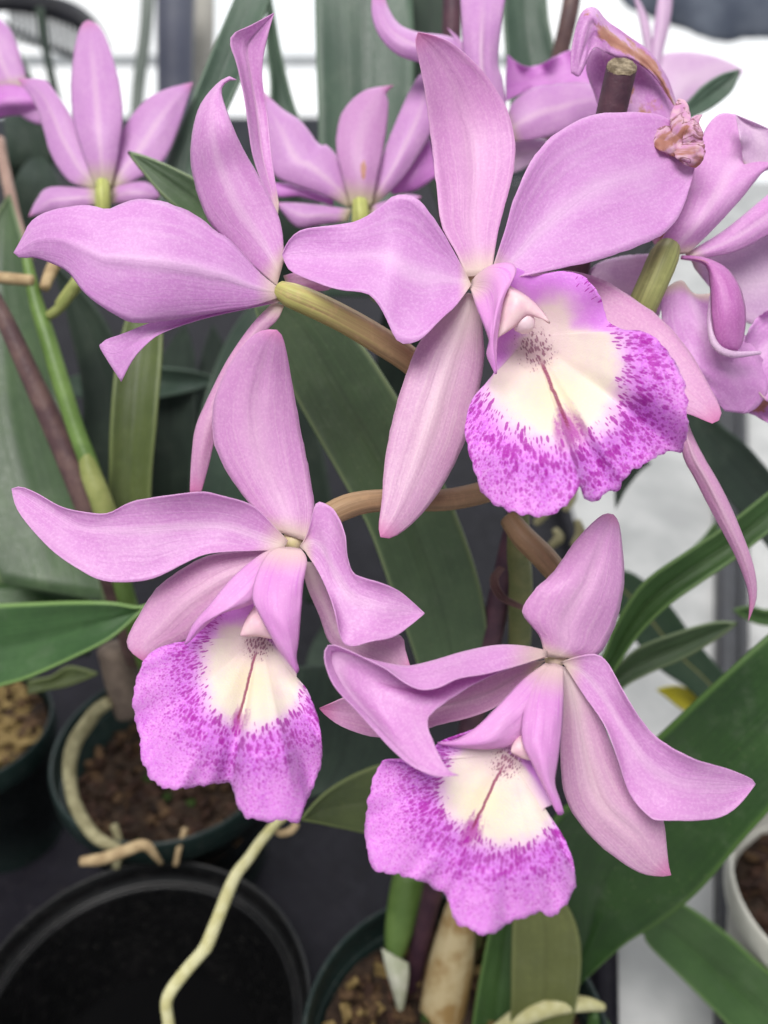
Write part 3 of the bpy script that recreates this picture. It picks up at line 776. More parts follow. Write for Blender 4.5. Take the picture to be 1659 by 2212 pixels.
# -- plant in the left pot
lp = thing('orchid_plant', (c1.x, c1.y, 0.066), 'orchid plant in the left green pot with bright green flower stalk and hanging pale root', 'plant', 'orchid plants on the bench')
leaf(lp, M_leaf_light, 0.345, [(-120, 1580), (-40, 1500), (60, 1465), (160, 1420), (240, 1378), (300, 1325), (330, 1300)], [(-120, 1290), (-40, 1305), (60, 1303), (150, 1300), (240, 1302), (300, 1312), (330, 1300)], (10, 5, 0, -4, 0), cup=5, keel=2)
leaf(lp, M_leaf_vivid, 0.40, [(-120, 1420), (-20, 1330), (100, 1330), (230, 1340)], [(-120, 1190), (-20, 1200), (80, 1225), (160, 1265), (230, 1340)], (0, 4, 8), cup=5)
leaf(lp, M_leaf_olive, 0.36, [(225, 1250), (235, 1060), (240, 900), (255, 760), (290, 640), (330, 560)], [(330, 1250), (325, 1060), (338, 900), (350, 740), (345, 640), (330, 560)], (14, 4, 0, 4, 16), cup=4, keel=1)
leaf(lp, M_leaf, 0.385, [(0, 1260), (-70, 1060), (-110, 850), (-80, 600), (20, 420)], [(230, 1300), (200, 1120), (140, 900), (90, 660), (20, 420)], (0, 4, 10, 20), cup=7, keel=2)
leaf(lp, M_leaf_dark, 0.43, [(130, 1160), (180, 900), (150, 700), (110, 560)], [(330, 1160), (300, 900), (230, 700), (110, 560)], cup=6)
mb = Mesh(); px_tube(mb, [(50, 520, .352, 9), (62, 580, .352, 12), (80, 660, .352, 16), (100, 720, .351, 18), (130, 820, .350, 19), (165, 930, .350, 19), (195, 1010, .350, 20), (225, 1110, .352, 20), (270, 1280, .37, 20), (330, 1480, .42, 18)], 14, 44)
mb.build('flower_stalk', M_green_stem, lp)
mb = Mesh(); px_tube(mb, [(183, 968, .3492, 12), (195, 1020, .3492, 22), (218, 1080, .350, 24), (240, 1150, .355, 25), (260, 1240, .365, 24)], 14, 24)
mb.build('stalk_sheath', M_sheath, lp)
mb = Mesh(); px_tube(mb, [(-20, 598, .350, 13), (20, 602, .350, 13), (70, 606, .350, 12)], 10, 12)
mb.build('pedicel_stub', M_root_tan, lp)
mb = Mesh(); px_tube(mb, [(105, 682, .350, 10), (125, 668, .349, 11), (148, 640, .347, 12), (165, 612, .345, 12)], 10, 12)
mb.build('pedicel_stub', M_sheath, lp)
mb = Mesh(); px_tube(mb, [(96, 622, .352, 11), (108, 590, .356, 13), (125, 560, .36, 14)], 10, 12)
mb.build('pedicel_stub', M_root_tan, lp)
mb = Mesh(); px_tube(mb, [(-40, 600, .345, 17), (10, 690, .347, 19), (70, 820, .350, 22), (130, 950, .354, 26), (185, 1080, .358, 28), (230, 1200, .37, 30), (300, 1420, .42, 30)], 14, 34)
mb.build('purple_stem', M_purple_stem, lp)
mb = Mesh(); px_tube(mb, [(246, 1400, .43, 38), (262, 1470, .435, 36), (280, 1540, .44, 28)], 14, 16, wob=0.001)
mb.build('pseudobulb', simple_mat('grey brown bulb', G(96, 84, 76), G(124, 110, 98), 120, 0.7, 0.2, 0.6), lp)
mb = Mesh(); px_tube(mb, [(235, 1515, .432, 14), (200, 1545, .436, 16), (165, 1600, .438, 17), (150, 1660, .436, 15), (155, 1720, .433, 14), (180, 1775, .430, 14), (215, 1815, .427, 13), (255, 1835, .426, 11)], 12, 40, wob=0.001)
mb.build('root', M_root_dim, lp)
mb = Mesh(); px_tube(mb, [(176, 1862, .417, 10), (215, 1856, .417, 13), (270, 1838, .416, 13), (310, 1825, .416, 12), (335, 1845, .420, 8), (350, 1862, .425, 5)], 12, 30, wob=0.001)
mb.build('root', M_root_tan, lp)
mb = Mesh(); px_tube(mb, [(640, 1745, .39, 9), (600, 1775, .385, 10), (580, 1800, .380, 11), (540, 1850, .375, 12), (510, 1885, .372, 13), (488, 1930, .370, 14), (470, 1980, .368, 14), (448, 2040, .366, 15), (432, 2062, .365, 14), (400, 2095, .365, 14), (370, 2135, .365, 14), (358, 2170, .365, 13), (365, 2230, .366, 13), (372, 2290, .368, 13)], 12, 60, wob=0.0012)
mb.build('root', M_root, lp)
mb = Mesh(); px_tube(mb, [(640, 1780, .39, 8), (628, 1795, .388, 9), (605, 1800, .386, 8), (592, 1788, .384, 6)], 10, 14)
mb.build('root', M_root_tan, lp)
for k, pts in enumerate(([(245, 1780), (255, 1825), (252, 1870)], [(400, 1790), (385, 1830), (378, 1870)], [(320, 1560), (345, 1640), (380, 1700)], [(300, 1530), (330, 1620), (350, 1690)])):
    mb = Mesh(); px_tube(mb, [(x, y, .452 if k > 1 else .445, 9 if k < 1 else (6 if k == 1 else 3)) for x, y in pts], 8, 16, wob=0.002)
    mb.build('root', M_root_tan if k else M_root_dim, lp)
leaf(lp, M_leaf_olive, 0.42, [(60, 1500), (100, 1490), (150, 1480), (210, 1455)], [(60, 1470), (110, 1462), (150, 1440), (210, 1455)], cup=2, name='leaf')

# -- plants behind
bp = thing('orchid_plant', tuple(on_z(700, 700, 0.02)), 'haze greyed orchid plant standing behind the flowers against the bright wall', 'plant', 'orchid plants on the bench')
leaf(bp, M_leaf, 0.305, [(520, 600), (470, 520), (420, 480), (350, 420), (300, 360), (277, 328)], [(560, 560), (500, 470), (440, 400), (380, 365), (320, 340), (277, 328)], (10, 5, 0, 0), cup=2, keel=1)
leaf(bp, M_leaf_haze, 0.36, [(330, 520), (345, 420), (362, 345), (400, 250), (450, 130), (500, 10), (520, -40)], [(450, 520), (450, 420), (440, 360), (470, 280), (520, 170), (575, 20), (600, -40)], (0, 0, 5, 12), cup=4, keel=1)
leaf(bp, M_leaf_haze, 0.42, [(700, 640), (690, 400), (688, 250), (683, 120), (680, 0), (680, -60)], [(860, 640), (880, 400), (890, 250), (895, 120), (890, 0), (885, -60)], (0, 0, 4, 8), cup=6, keel=2)
leaf(bp, M_leaf_dark, 0.44, [(950, 460), (900, 300), (880, 150), (870, 0), (870, -60)], [(1080, 460), (1050, 300), (1000, 150), (985, 0), (980, -60)], cup=6)
leaf(bp, M_leaf_haze, 0.45, [(1110, 300), (1095, 150), (1085, 0), (1085, -60)], [(1250, 300), (1210, 150), (1185, 40), (1180, -60)], cup=5)
leaf(bp, M_leaf_haze, 0.45, [(560, 330), (585, 200), (575, 80), (580, -30)], [(690, 330), (640, 240), (610, 130), (590, 20), (580, -30)], cup=4)
mb = Mesh(); px_tube(mb, [(968, 560, .42, 20), (970, 300, .40, 20), (975, 100, .385, 21), (978, -40, .38, 21)], 12, 20); mb.build('flower_stem', M_stake, bp)
mb = Mesh(); px_tube(mb, [(1165, 330, .43, 18), (1195, 180, .42, 18), (1228, 40, .41, 19), (1240, -40, .41, 19)], 12, 20); mb.build('flower_stem', M_purple_stem, bp)

fp = thing('orchid_plant', tuple(on_z(450, 900, 0.02)), 'shaded dark leaved orchid plant filling the gap behind the two left flowers', 'plant', 'orchid plants on the bench')
rr = random.Random(4)
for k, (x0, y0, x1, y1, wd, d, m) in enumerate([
    (470, 1250, 560, 640, 75, .44, M_leaf_haze), (560, 1300, 460, 700, 60, .48, M_leaf_dark), (150, 835, 470, 820, 34, .46, M_leaf_haze),
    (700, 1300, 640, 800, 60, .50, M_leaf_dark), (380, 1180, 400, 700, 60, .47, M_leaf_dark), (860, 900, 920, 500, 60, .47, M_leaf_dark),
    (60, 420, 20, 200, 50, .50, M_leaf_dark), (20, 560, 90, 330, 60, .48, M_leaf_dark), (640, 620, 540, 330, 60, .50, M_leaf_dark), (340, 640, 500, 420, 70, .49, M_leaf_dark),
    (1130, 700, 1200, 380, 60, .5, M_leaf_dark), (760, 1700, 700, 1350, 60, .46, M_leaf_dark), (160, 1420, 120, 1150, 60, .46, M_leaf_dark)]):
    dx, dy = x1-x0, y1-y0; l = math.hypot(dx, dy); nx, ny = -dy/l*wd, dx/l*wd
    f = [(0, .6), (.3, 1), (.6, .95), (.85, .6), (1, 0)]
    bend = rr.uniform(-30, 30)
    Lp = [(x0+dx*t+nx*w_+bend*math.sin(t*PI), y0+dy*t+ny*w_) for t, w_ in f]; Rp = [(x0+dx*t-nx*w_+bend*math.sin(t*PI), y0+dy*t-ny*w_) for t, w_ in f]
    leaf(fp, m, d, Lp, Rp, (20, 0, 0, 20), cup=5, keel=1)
mb = Mesh(); px_tube(mb, [(0, 300, .46, 12), (18, 400, .455, 12), (40, 500, .45, 13), (62, 560, .45, 10)], 10, 16, wob=.001); mb.build('dry_stem', simple_mat('dry pinkish stem', G(150, 122, 110), G(170, 142, 128), 90), fp)

rp = thing('orchid_plant', tuple(on_z(1480, 1300, 0.004)), 'strap leaved plant on the pale bench at the right with a yellow leaf tip', 'plant', 'orchid plants on the bench')
leaf(rp, M_leaf_mid, 0.34, [(1180, 1580), (1290, 1440), (1330, 1350), (1390, 1260), (1480, 1195), (1570, 1135), (1659, 1065), (1740, 1000)], [(1260, 1580), (1330, 1445), (1380, 1370), (1440, 1310), (1510, 1260), (1590, 1205), (1659, 1150), (1740, 1090)], (20, 8, 0, -2, -4), cup=4, keel=3)
leaf(rp, M_leaf, 0.37, [(1270, 1560), (1340, 1490), (1400, 1455), (1480, 1420), (1550, 1378), (1592, 1346)], [(1260, 1490), (1330, 1440), (1380, 1400), (1460, 1368), (1540, 1345), (1592, 1346)], (10, 5, 0), cup=3, keel=2)
leaf(rp, M_leaf_yrib, 0.46, [(1570, 1600), (1500, 1500), (1420, 1440), (1350, 1350), (1300, 1270), (1290, 1240)], [(1640, 1540), (1560, 1450), (1500, 1380), (1440, 1300), (1360, 1235), (1290, 1240)], (0, 0, 0), cup=3, keel=1)
leaf(rp, M_leaf_mid, 0.42, [(1390, 2005), (1400, 2040), (1470, 2110), (1540, 2180), (1600, 2240), (1700, 2320)], [(1420, 1950), (1470, 1950), (1560, 2010), (1640, 2080), (1700, 2130), (1800, 2220)], (0, 0, 0), cup=4, keel=4)
leaf(rp, M_yellow, 0.47, [(1530, 1500), (1500, 1540), (1470, 1530), (1440, 1505), (1420, 1490)], [(1530, 1470), (1500, 1490), (1465, 1482), (1440, 1484), (1420, 1490)], cup=2)
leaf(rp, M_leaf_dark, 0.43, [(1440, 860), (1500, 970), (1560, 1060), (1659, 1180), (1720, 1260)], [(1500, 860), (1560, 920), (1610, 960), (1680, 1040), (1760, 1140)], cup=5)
leaf(rp, M_leaf_mid, 0.41, [(1720, 1350), (1650, 1350), (1610, 1335), (1585, 1318)], [(1720, 1300), (1660, 1318), (1620, 1310), (1585, 1318)], cup=2)
leaf(rp, M_leaf_dark, 0.44, [(1330, 1100), (1350, 1060), (1380, 1020), (1405, 1000)], [(1330, 1060), (1345, 1020), (1370, 990), (1405, 1000)], cup=2)
leaf(rp, M_leaf_haze, 0.37, [(1480, 260), (1500, 250), (1540, 230), (1580, 195), (1597, 152)], [(1470, 240), (1490, 215), (1520, 185), (1560, 160), (1597, 152)], cup=2)
leaf(rp, M_leaf_mid, 0.43, [(1500, 1180), (1520, 1160), (1545, 1130)], [(1520, 1190), (1550, 1160), (1545, 1130)], cup=1)
for k, (x, y, l) in enumerate(((1160, 1130, 60), (1215, 1100, 70), (1240, 1180, 60), (1190, 1180, 40))):
    mb = Mesh(); px_tube(mb, [(x, y, .42, 8), (x+18, y-l*.5, .42, 12), (x+8, y-l, .42, 7)], 10, 12, wob=.002); mb.build('dry_sheath', M_root_dim, rp)

# ================================================================== STAKE, FAR THINGS
st = thing('plant_stake', tuple(P(868, 2212, .43)), 'straight dark plum stake with bare cut wooden top behind the main flower', 'stake')
a, b = P(1343, 146, .262), P(860, 2250, .433)
ax = (a-b).normalized()
tocam = (CAM-a).normalized(); tocam = (tocam - ax*tocam.dot(ax)).normalized()   # the cut slopes this way
s2 = ax.cross(tocam)
SL = 0.50
def cut(off): return -off.dot(tocam)*SL
npt = 24; RS = 0.0043
rows = []
for i in range(npt):
    c0 = a.lerp(b, i/(npt-1)); row = []
    for k in range(24):
        q = 2*PI*k/24; off = (tocam*math.cos(q)+s2*math.sin(q))*RS
        row.append(c0 + off + ax*(cut(off) if i == 0 else 0))
    rows.append(row)
mb = Mesh(); mb.grid(rows, lambda i, j: (j/24, i/23), closed=True)
mb.build('stake_rod', M_stake, st)
mb = Mesh(); rows = []
for f_, zz in ((1.0, -0.0001), (0.97, 0.0005), (0.90, 0.0007), (0.7, 0.0006), (0.45, 0.0007), (0.2, 0.0006), (0.01, 0.0007)):
    row = []
    for k in range(28):
        q = 2*PI*k/28; off = (tocam*math.cos(q)+s2*math.sin(q))*RS*f_
        row.append(a + off + ax*(cut(off) + zz + 0.0004*f_*(noise.noise(Vector((math.cos(q)*2.5, math.sin(q)*2.5, f_*6))))))
    rows.append(row)
mb.grid(rows, closed=True); mb.build('cut_end', M_wood, st)

M_rib = simple_mat('grey basket rib', G(120, 124, 126), G(150, 152, 154), 20)
# wire basket far at the upper left
bk = thing('wire_basket', tuple(P(60, 60, 1.0)), 'white ribbed basket with dark curved rim far behind at upper left', 'basket')
mb = Mesh(); px_tube(mb, [(-80, 20, 1.0, 14), (0, 8, 1.0, 16), (80, 10, 1.0, 22), (150, 28, 1.0, 24), (195, 60, 1.0, 22), (225, 110, 1.0, 16)], 12, 30); mb.build('basket_rim', M_rail, bk)
for k in range(15):
    t = k/14; x = 20+t*160
    mb = Mesh(); px_tube(mb, [(x, 10+t*t*40, 1.01, 4), (x+6, 60+t*30, 1.02, 4), (x+10, 90+t*40, 1.03, 4)], 6, 6); mb.build('basket_rib', M_rib, bk)
mb = Mesh(); px_tube(mb, [(0, 50, 1.04, 8), (80, 90, 1.04, 8), (160, 122, 1.04, 8)], 8, 10); mb.build('basket_wire', M_rail, bk)
def post(pts, mat, name, label, cat, n=16):
    mb = Mesh(); px_tube(mb, pts, 14, n)
    return tag(mb.build(name, mat), label, cat)
post([(380, -60, .9, 42), (378, 60, .9, 40), (378, 200, .9, 38), (376, 420, .9, 36)], simple_mat('dark blue grey post', G(74, 76, 92), G(92, 94, 106), 12), 'post', 'dark blue grey upright post behind the plants beside a beige post', 'post')
post([(436, -60, 1.0, 28), (436, 60, 1.0, 28), (430, 200, 1.0, 28), (420, 420, 1.0, 28)], simple_mat('beige post', G(150, 146, 138), G(172, 168, 160), 12), 'post', 'beige upright post behind the plants beside a dark post', 'post')
post([(322, -60, .8, 16), (315, 60, .8, 14), (300, 180, .8, 14), (290, 300, .8, 12)], simple_mat('grey green stem', G(96, 104, 98), G(120, 126, 120), 14), 'reed', 'grey green blurred stem left of the dark post', 'stem')
post([(30, 120, .75, 14), (70, 190, .75, 12), (110, 260, .75, 11), (140, 330, .75, 10)], M_leaf_dark, 'reed', 'thin dark stem leaning under the white basket, left of its twin', 'stem')
post([(85, 20, .8, 9), (100, 110, .8, 9), (125, 230, .8, 10), (145, 320, .8, 10)], M_leaf_dark, 'reed', 'thin dark stem crossing in front of the white basket ribs', 'stem')
sh = sheet('shade_cloth', None, simple_mat('blue grey shade cloth', G(84, 90, 104), G(112, 118, 130), 20, 0.8, 0.1), 1.25, [[(1300, -120), (1340, 0), (1400, 35), (1480, 65), (1560, 92), (1620, 84), (1760, 86)], [(1300, -260), (1360, -200), (1420, -200), (1480, -200), (1560, -200), (1640, -200), (1760, -200)]], (0, 20, 0, 30, 0), ripple=10, thick=0.004, cup=-30)
tag(sh, 'blue grey shade cloth sagging in front of the bright wall', 'cloth')

# ================================================================== FLOWERS
FG = 'open orchid flowers in front'; BG = 'orchid flowers behind'
# ---- B : the large one
dB = 0.242
fb = thing('orchid_flower', tuple(P(1022, 608, dB+.004)), 'largest orchid bloom with wide spotted lip in front of the plum stake', 'flower', FG)
sheet('dorsal_sepal', fb, M_sepD, dB, [[(1008, 598), (985, 545), (955, 490), (945, 420), (931, 300), (915, 180), (898, 95), (903, 70)], [(1062, 592), (1076, 500), (1100, 410), (1113, 340), (1108, 275), (1085, 215), (1040, 150), (980, 96), (935, 76), (903, 70)]], (3, 6, 9, 9, 4, -2), cup=3.5, keel=0.8, tilt=1.0, seed=1)
sheet('petal', fb, M_petB, dB, [[(1012, 602), (990, 560), (950, 490), (922, 452), (897, 426), (868, 418), (842, 428), (815, 452), (770, 478), (700, 488), (650, 497), (622, 522), (610, 550)], [(1018, 615), (985, 660), (950, 692), (910, 733), (883, 742), (856, 735), (835, 690), (815, 655), (790, 633), (730, 625), (670, 605), (625, 583), (610, 550)]], (2, -2, -4, 2, 6), cup=5, ripple=2.5, nr=1.5, tilt=-2, seed=2, nv=19)
sheet('petal', fb, M_petB, dB, [[(1060, 590), (1090, 500), (1110, 430), (1150, 345), (1200, 287), (1270, 250), (1330, 243), (1400, 244), (1445, 258), (1482, 300), (1503, 352)], [(1085, 606), (1180, 586), (1290, 562), (1400, 522), (1440, 500), (1470, 460), (1490, 405), (1503, 352)]], (2, 1, 2, 8, 14), cup=4, ripple=1.5, nr=1.2, seed=3, nu=40, nv=21)
sheet('lateral_sepal', fb, M_sepL, dB, [[(1010, 632), (960, 680), (908, 735), (880, 800), (850, 900), (831, 1000), (825, 1080), (818, 1135), (822, 1160)], [(1036, 640), (1043, 720), (1045, 780), (1030, 860), (1005, 950), (962, 1040), (920, 1100), (880, 1140), (845, 1162), (822, 1160)]], (6, 8, 6, 0, -6), cup=-3.5, keel=-1.0, tilt=1, seed=4)
sheet('lateral_sepal', fb, M_sep, dB, [[(1080, 606), (1210, 585), (1290, 600), (1360, 640), (1430, 690), (1490, 760), (1530, 830), (1557, 885), (1553, 908), (1538, 915)], [(1060, 640), (1180, 740), (1290, 840), (1400, 880), (1480, 893), (1520, 908), (1538, 915)]], (17, 17, 14, 9, 4), cup=-2, keel=-.6, seed=5, nu=40)
# withered tip
def shards(parent, d0, lst):
    for k, cols in enumerate(lst):
        sheet('withered_tip', parent, M_wither, d0, cols, (2, 0.5-k*0.5, 2), cup=-0.5, ripple=0.5, nr=3, rough=0.45, seed=6+k, nu=26, nv=15, frill=0.12, thick=0.00018)
shards(fb, dB+.009, [
    [[(1492, 352), (1452, 338), (1420, 322), (1406, 306), (1408, 292)], [(1482, 300), (1458, 276), (1436, 272), (1418, 280), (1408, 292)]],
    [[(1455, 322), (1450, 285), (1448, 250), (1458, 226), (1466, 213)], [(1494, 320), (1494, 285), (1492, 250), (1482, 220), (1466, 213)]],
    [[(1470, 325), (1476, 290), (1488, 262), (1502, 250), (1517, 248)], [(1506, 335), (1518, 306), (1518, 284), (1510, 266), (1517, 248)]],
    [[(1448, 300), (1452, 325), (1466, 346), (1485, 358), (1503, 362)], [(1500, 284), (1520, 306), (1522, 334), (1514, 352), (1503, 362)]]])
LB = lip_mat('spotted lip of largest bloom', (0.06, -0.16, 0.46, 0.57), (0.0, -0.09, 0.17), (-0.18, -0.60), 0.0)
lip(fb, LB, dB, (1146, 726, 9), [(1112, 578, 2), (1150, 596, 0), (1210, 586, 1), (1262, 598, 0), (1296, 640, -4), (1312, 690, -8), (1345, 712, -12), (1385, 716, -15), (1425, 738, -17), (1462, 792, -20), (1481, 845, -20), (1486, 905, -18), (1476, 970, -12), (1440, 978, -13), (1395, 1000, -18), (1352, 1034, -22), (1336, 1060, -20), (1312, 1060, -19), (1288, 1083, -22), (1264, 1078, -26), (1254, 1050, -29), (1222, 1094, -28), (1172, 1113, -27), (1120, 1110, -25), (1070, 1090, -22), (1040, 1060, -20), (1016, 985, -17), (1004, 930, -14), (1018, 868, -12), (1052, 826, -11), (1068, 800, -9), (1052, 760, -8), (1062, 720, -8), (1076, 670, -6), (1092, 610, -3)],
    (62, 150), 330.0, flare=2.4, fold=2.2, nf=9, seed=0.3, nt=260, nr=36,
    sides=[([[(1016, 622), (1028, 660), (1044, 700), (1057, 738), (1051, 764), (1060, 788), (1070, 808)], [(1018, 617), (1034, 622), (1056, 632), (1064, 668), (1062, 710), (1062, 760), (1071, 808)], [(1019, 610), (1045, 592), (1072, 596), (1084, 622), (1072, 680), (1066, 740), (1072, 808)], [(1020, 606), (1036, 588), (1064, 572), (1096, 567), (1114, 575), (1113, 594), (1090, 640), (1080, 692), (1073, 748), (1073, 808)]], (3, -4, -8, -9, -10), -3)])
column(fb, dB, [[(1040, 606), (1072, 640), (1074, 690), (1066, 736)], [(1045, 604), (1092, 638), (1102, 672), (1108, 706)], [(1052, 602), (1108, 632), (1128, 654), (1142, 680)], [(1060, 600), (1122, 632), (1160, 662), (1188, 698)]], (4, 0, -4, -6), -5, (1132, 700, -4), 24)
receptacle(fb, 1024, 604, dB+.007, 22)
pedicel(fb, M_stalkb, [(1026, 612, dB+.010, 14), (1070, 700, dB+.020, 20), (1110, 860, dB+.030, 22), (1120, 1060, dB+.045, 22)])

# ---- A : side-on, upper left
dA = 0.252
fa = thing('orchid_flower', tuple(P(606, 622, dA)), 'orchid flower facing away with a thick tan stalk left of the largest bloom', 'flower', FG)
sheet('petal', fa, M_pet, dA, [[(600, 470), (570, 405), (545, 330), (529, 220), (512, 140), (497, 94), (506, 72), (540, 56), (592, 28)], [(602, 440), (588, 350), (578, 250), (568, 190), (566, 150), (571, 110), (580, 70), (592, 28)]], (8, 10, 10, 6, 2), cup=3, keel=1.5, tilt=2, seed=1)
sheet('petal', fa, M_pet, dA, [[(598, 618), (530, 560), (470, 502), (438, 452), (415, 370), (414, 300), (430, 232), (466, 184), (496, 165), (510, 172)], [(614, 560), (608, 490), (588, 435), (560, 382), (520, 312), (490, 240), (478, 196), (490, 176), (510, 172)]], (0, 2, 0, -6, 0), cup=-5, tilt=-3, seed=2, nv=19)
sheet('petal', fa, M_petB, dA, [[(602, 622), (560, 588), (500, 522), (468, 500), (430, 470), (370, 441), (310, 428), (265, 438), (232, 452), (185, 443), (110, 455), (68, 478), (50, 510), (30, 546)], [(604, 642), (545, 662), (480, 673), (330, 696), (270, 690), (190, 640), (150, 590), (115, 570), (75, 556), (45, 557), (30, 546)]], (-2, -6, -10, -10, -4), cup=-6, keel=-1.2, ripple=1.5, nr=1.5, seed=3, nu=44, nv=21)
sheet('sepal', fa, M_petB, dA, [[(603, 640), (480, 668), (380, 686), (326, 697), (262, 722), (232, 732), (219, 742)], [(604, 646), (490, 672), (410, 692), (330, 718), (290, 740), (250, 765), (218, 755)], [(606, 652), (500, 674), (420, 694), (345, 722), (305, 755), (282, 785), (262, 825)]], (-1, 0, -2, -6, -2), seed=4, cup=1.5)
sheet('lateral_sepal', fa, M_sep, dA, [[(592, 652), (545, 700), (490, 780), (440, 880), (421, 930), (413, 1000), (410, 1070)], [(614, 660), (600, 690), (570, 722), (500, 830), (464, 950), (452, 1000), (433, 1070)]], (1, 3, 4, 6, 10), cup=-2.5, seed=5)
sheet('petal', fa, M_sep, dA+.006, [[(612, 596), (650, 588), (690, 600), (722, 620)], [(618, 612), (655, 626), (700, 628), (722, 620)]], (0, 0, 2), seed=6, nu=16, nv=9)
pedicel(fa, M_stalk, [(604, 626, dA-.001, 20), (625, 636, dA-.002, 27), (665, 652, dA-.001, 29), (740, 688, dA+.002, 29), (820, 735, dA+.006, 30), (890, 782, dA+.010, 29), (1000, 880, dA+.020, 27), (1110, 1030, dA+.034, 24)])

# ---- C : lower left
dC = 0.236
fc = thing('orchid_flower', tuple(P(625, 1178, dC)), 'spotted orchid flower hanging over the left green pot with a pointed upright sepal', 'flower', FG)
sheet('dorsal_sepal', fc, M_sepD, dC, [[(604, 1150), (545, 1095), (492, 1022), (464, 960), (458, 900), (470, 840), (500, 780), (540, 730), (570, 713), (598, 713)], [(664, 1170), (679, 1100), (666, 1010), (650, 930), (635, 850), (621, 770), (610, 727), (598, 713)]], (3, 6, 6, 2, -6), cup=-4, keel=1.0, tilt=1, seed=1)
sheet('petal', fc, M_pet, dC, [[(622, 1168), (592, 1137), (545, 1092), (475, 1070), (430, 1063), (330, 1075), (280, 1086), (232, 1109), (180, 1106), (130, 1094), (80, 1066), (45, 1052), (25, 1056)], [(618, 1176), (580, 1150), (500, 1120), (420, 1115), (340, 1120), (250, 1128), (190, 1132), (140, 1112), (95, 1085), (50, 1062), (25, 1056)], [(614, 1182), (560, 1178), (480, 1155), (400, 1160), (320, 1170), (240, 1170), (160, 1150), (100, 1110), (50, 1075), (25, 1056)], [(612, 1188), (530, 1190), (450, 1196), (400, 1216), (330, 1250), (260, 1258), (215, 1252), (178, 1234), (120, 1195), (66, 1140), (35, 1096), (25, 1056)]], (0, -4, -8, -4, 4), cup=5, ripple=1.5, nr=1.5, seed=2, nu=46, nv=25, frill=0.01)
sheet('petal', fc, M_pet, dC, [[(648, 1180), (665, 1150), (680, 1092), (694, 1085), (720, 1100), (744, 1150), (750, 1200), (762, 1236), (785, 1248), (830, 1262), (870, 1282), (917, 1325)], [(652, 1186), (675, 1170), (700, 1190), (725, 1240), (760, 1290), (820, 1310), (870, 1318), (917, 1325)], [(660, 1192), (690, 1240), (720, 1310), (737, 1380), (760, 1396), (800, 1386), (850, 1376), (885, 1352), (917, 1325)]], (1, -4, -8, -8, -4), cup=4, tilt=-2, ripple=1.5, seed=3, nu=44, nv=21)
sheet('lateral_sepal', fc, M_sep, dC, [[(608, 1186), (520, 1189), (450, 1200), (400, 1225), (340, 1270), (300, 1330), (275, 1380), (281, 1406), (310, 1428)], [(616, 1200), (560, 1270), (480, 1330), (410, 1380), (355, 1400), (310, 1428)]], (3, 3, 2, 2, 0), cup=-3, keel=-.6, seed=4)
sheet('lateral_sepal', fc, M_sepL, dC, [[(650, 1212), (664, 1270), (690, 1330), (710, 1385), (740, 1410), (790, 1440), (840, 1460), (887, 1444)], [(680, 1215), (720, 1300), (760, 1360), (860, 1370), (876, 1405), (887, 1444)]], (4, 8, 8, 4, 0), cup=-2, seed=5)
LC = lip_mat('spotted lip of lower left bloom', (0.04, -0.22, 0.46, 0.60), (0.0, -0.07, 0.19), (-0.16, -0.74), 5.0, 0.95)
lip(fc, LC, dC, (562, 1372, 2), [(530, 1300, -6), (470, 1318, -8), (420, 1345, -10), (402, 1386, -11), (370, 1390, -11), (330, 1408, -12), (304, 1440, -12), (291, 1495, -12), (289, 1535, -12), (301, 1592, -12), (303, 1625, -14), (325, 1680, -18), (366, 1705, -22), (420, 1698, -22), (490, 1691, -20), (505, 1705, -23), (512, 1738, -26), (528, 1765, -28), (565, 1775, -29), (605, 1772, -28), (642, 1775, -27), (656, 1745, -24), (680, 1690, -18), (693, 1650, -15), (695, 1605, -13), (685, 1545, -13), (662, 1490, -14), (640, 1464, -14), (642, 1440, -13), (620, 1400, -10), (590, 1340, -7), (560, 1305, -6)],
    (-36, 140), 245.0, flare=2.0, fold=2.2, nf=9, seed=1.3, nt=240, nr=34,
    sides=[([[(600, 1182), (560, 1200), (500, 1250), (450, 1310), (420, 1345), (398, 1392)], [(608, 1186), (565, 1240), (520, 1290), (470, 1325), (430, 1350), (402, 1392)], [(615, 1190), (590, 1240), (562, 1290), (530, 1310), (470, 1330), (405, 1390)]], (1, -7, -10, -11, -11), -3),
           ([[(606, 1182), (580, 1195), (555, 1240), (545, 1290), (562, 1330), (600, 1400), (640, 1452)], [(625, 1182), (612, 1210), (596, 1260), (592, 1310), (606, 1355), (625, 1405), (642, 1454)], [(650, 1186), (663, 1210), (655, 1260), (650, 1320), (645, 1380), (640, 1420), (646, 1446)]], (0, -9, -13, -14, -13), -4)])
column(fc, dC, [[(572, 1270), (552, 1310), (530, 1345), (520, 1374)], [(585, 1268), (578, 1320), (566, 1350), (556, 1372)], [(600, 1270), (606, 1320), (602, 1355), (592, 1380)]], (0, -3, -6, -8), -5, (553, 1362, -7), 13)
receptacle(fc, 630, 1172, dC+.006, 24)
pedicel(fc, M_stalkb, [(630, 1170, dC+.006, 18), (690, 1125, dC+.010, 24), (740, 1098, dC+.012, 27), (790, 1084, dC+.014, 25), (860, 1080, dC+.018, 24), (960, 1080, dC+.026, 24), (1050, 1062, dC+.036, 24), (1115, 1040, dC+.048, 20)])

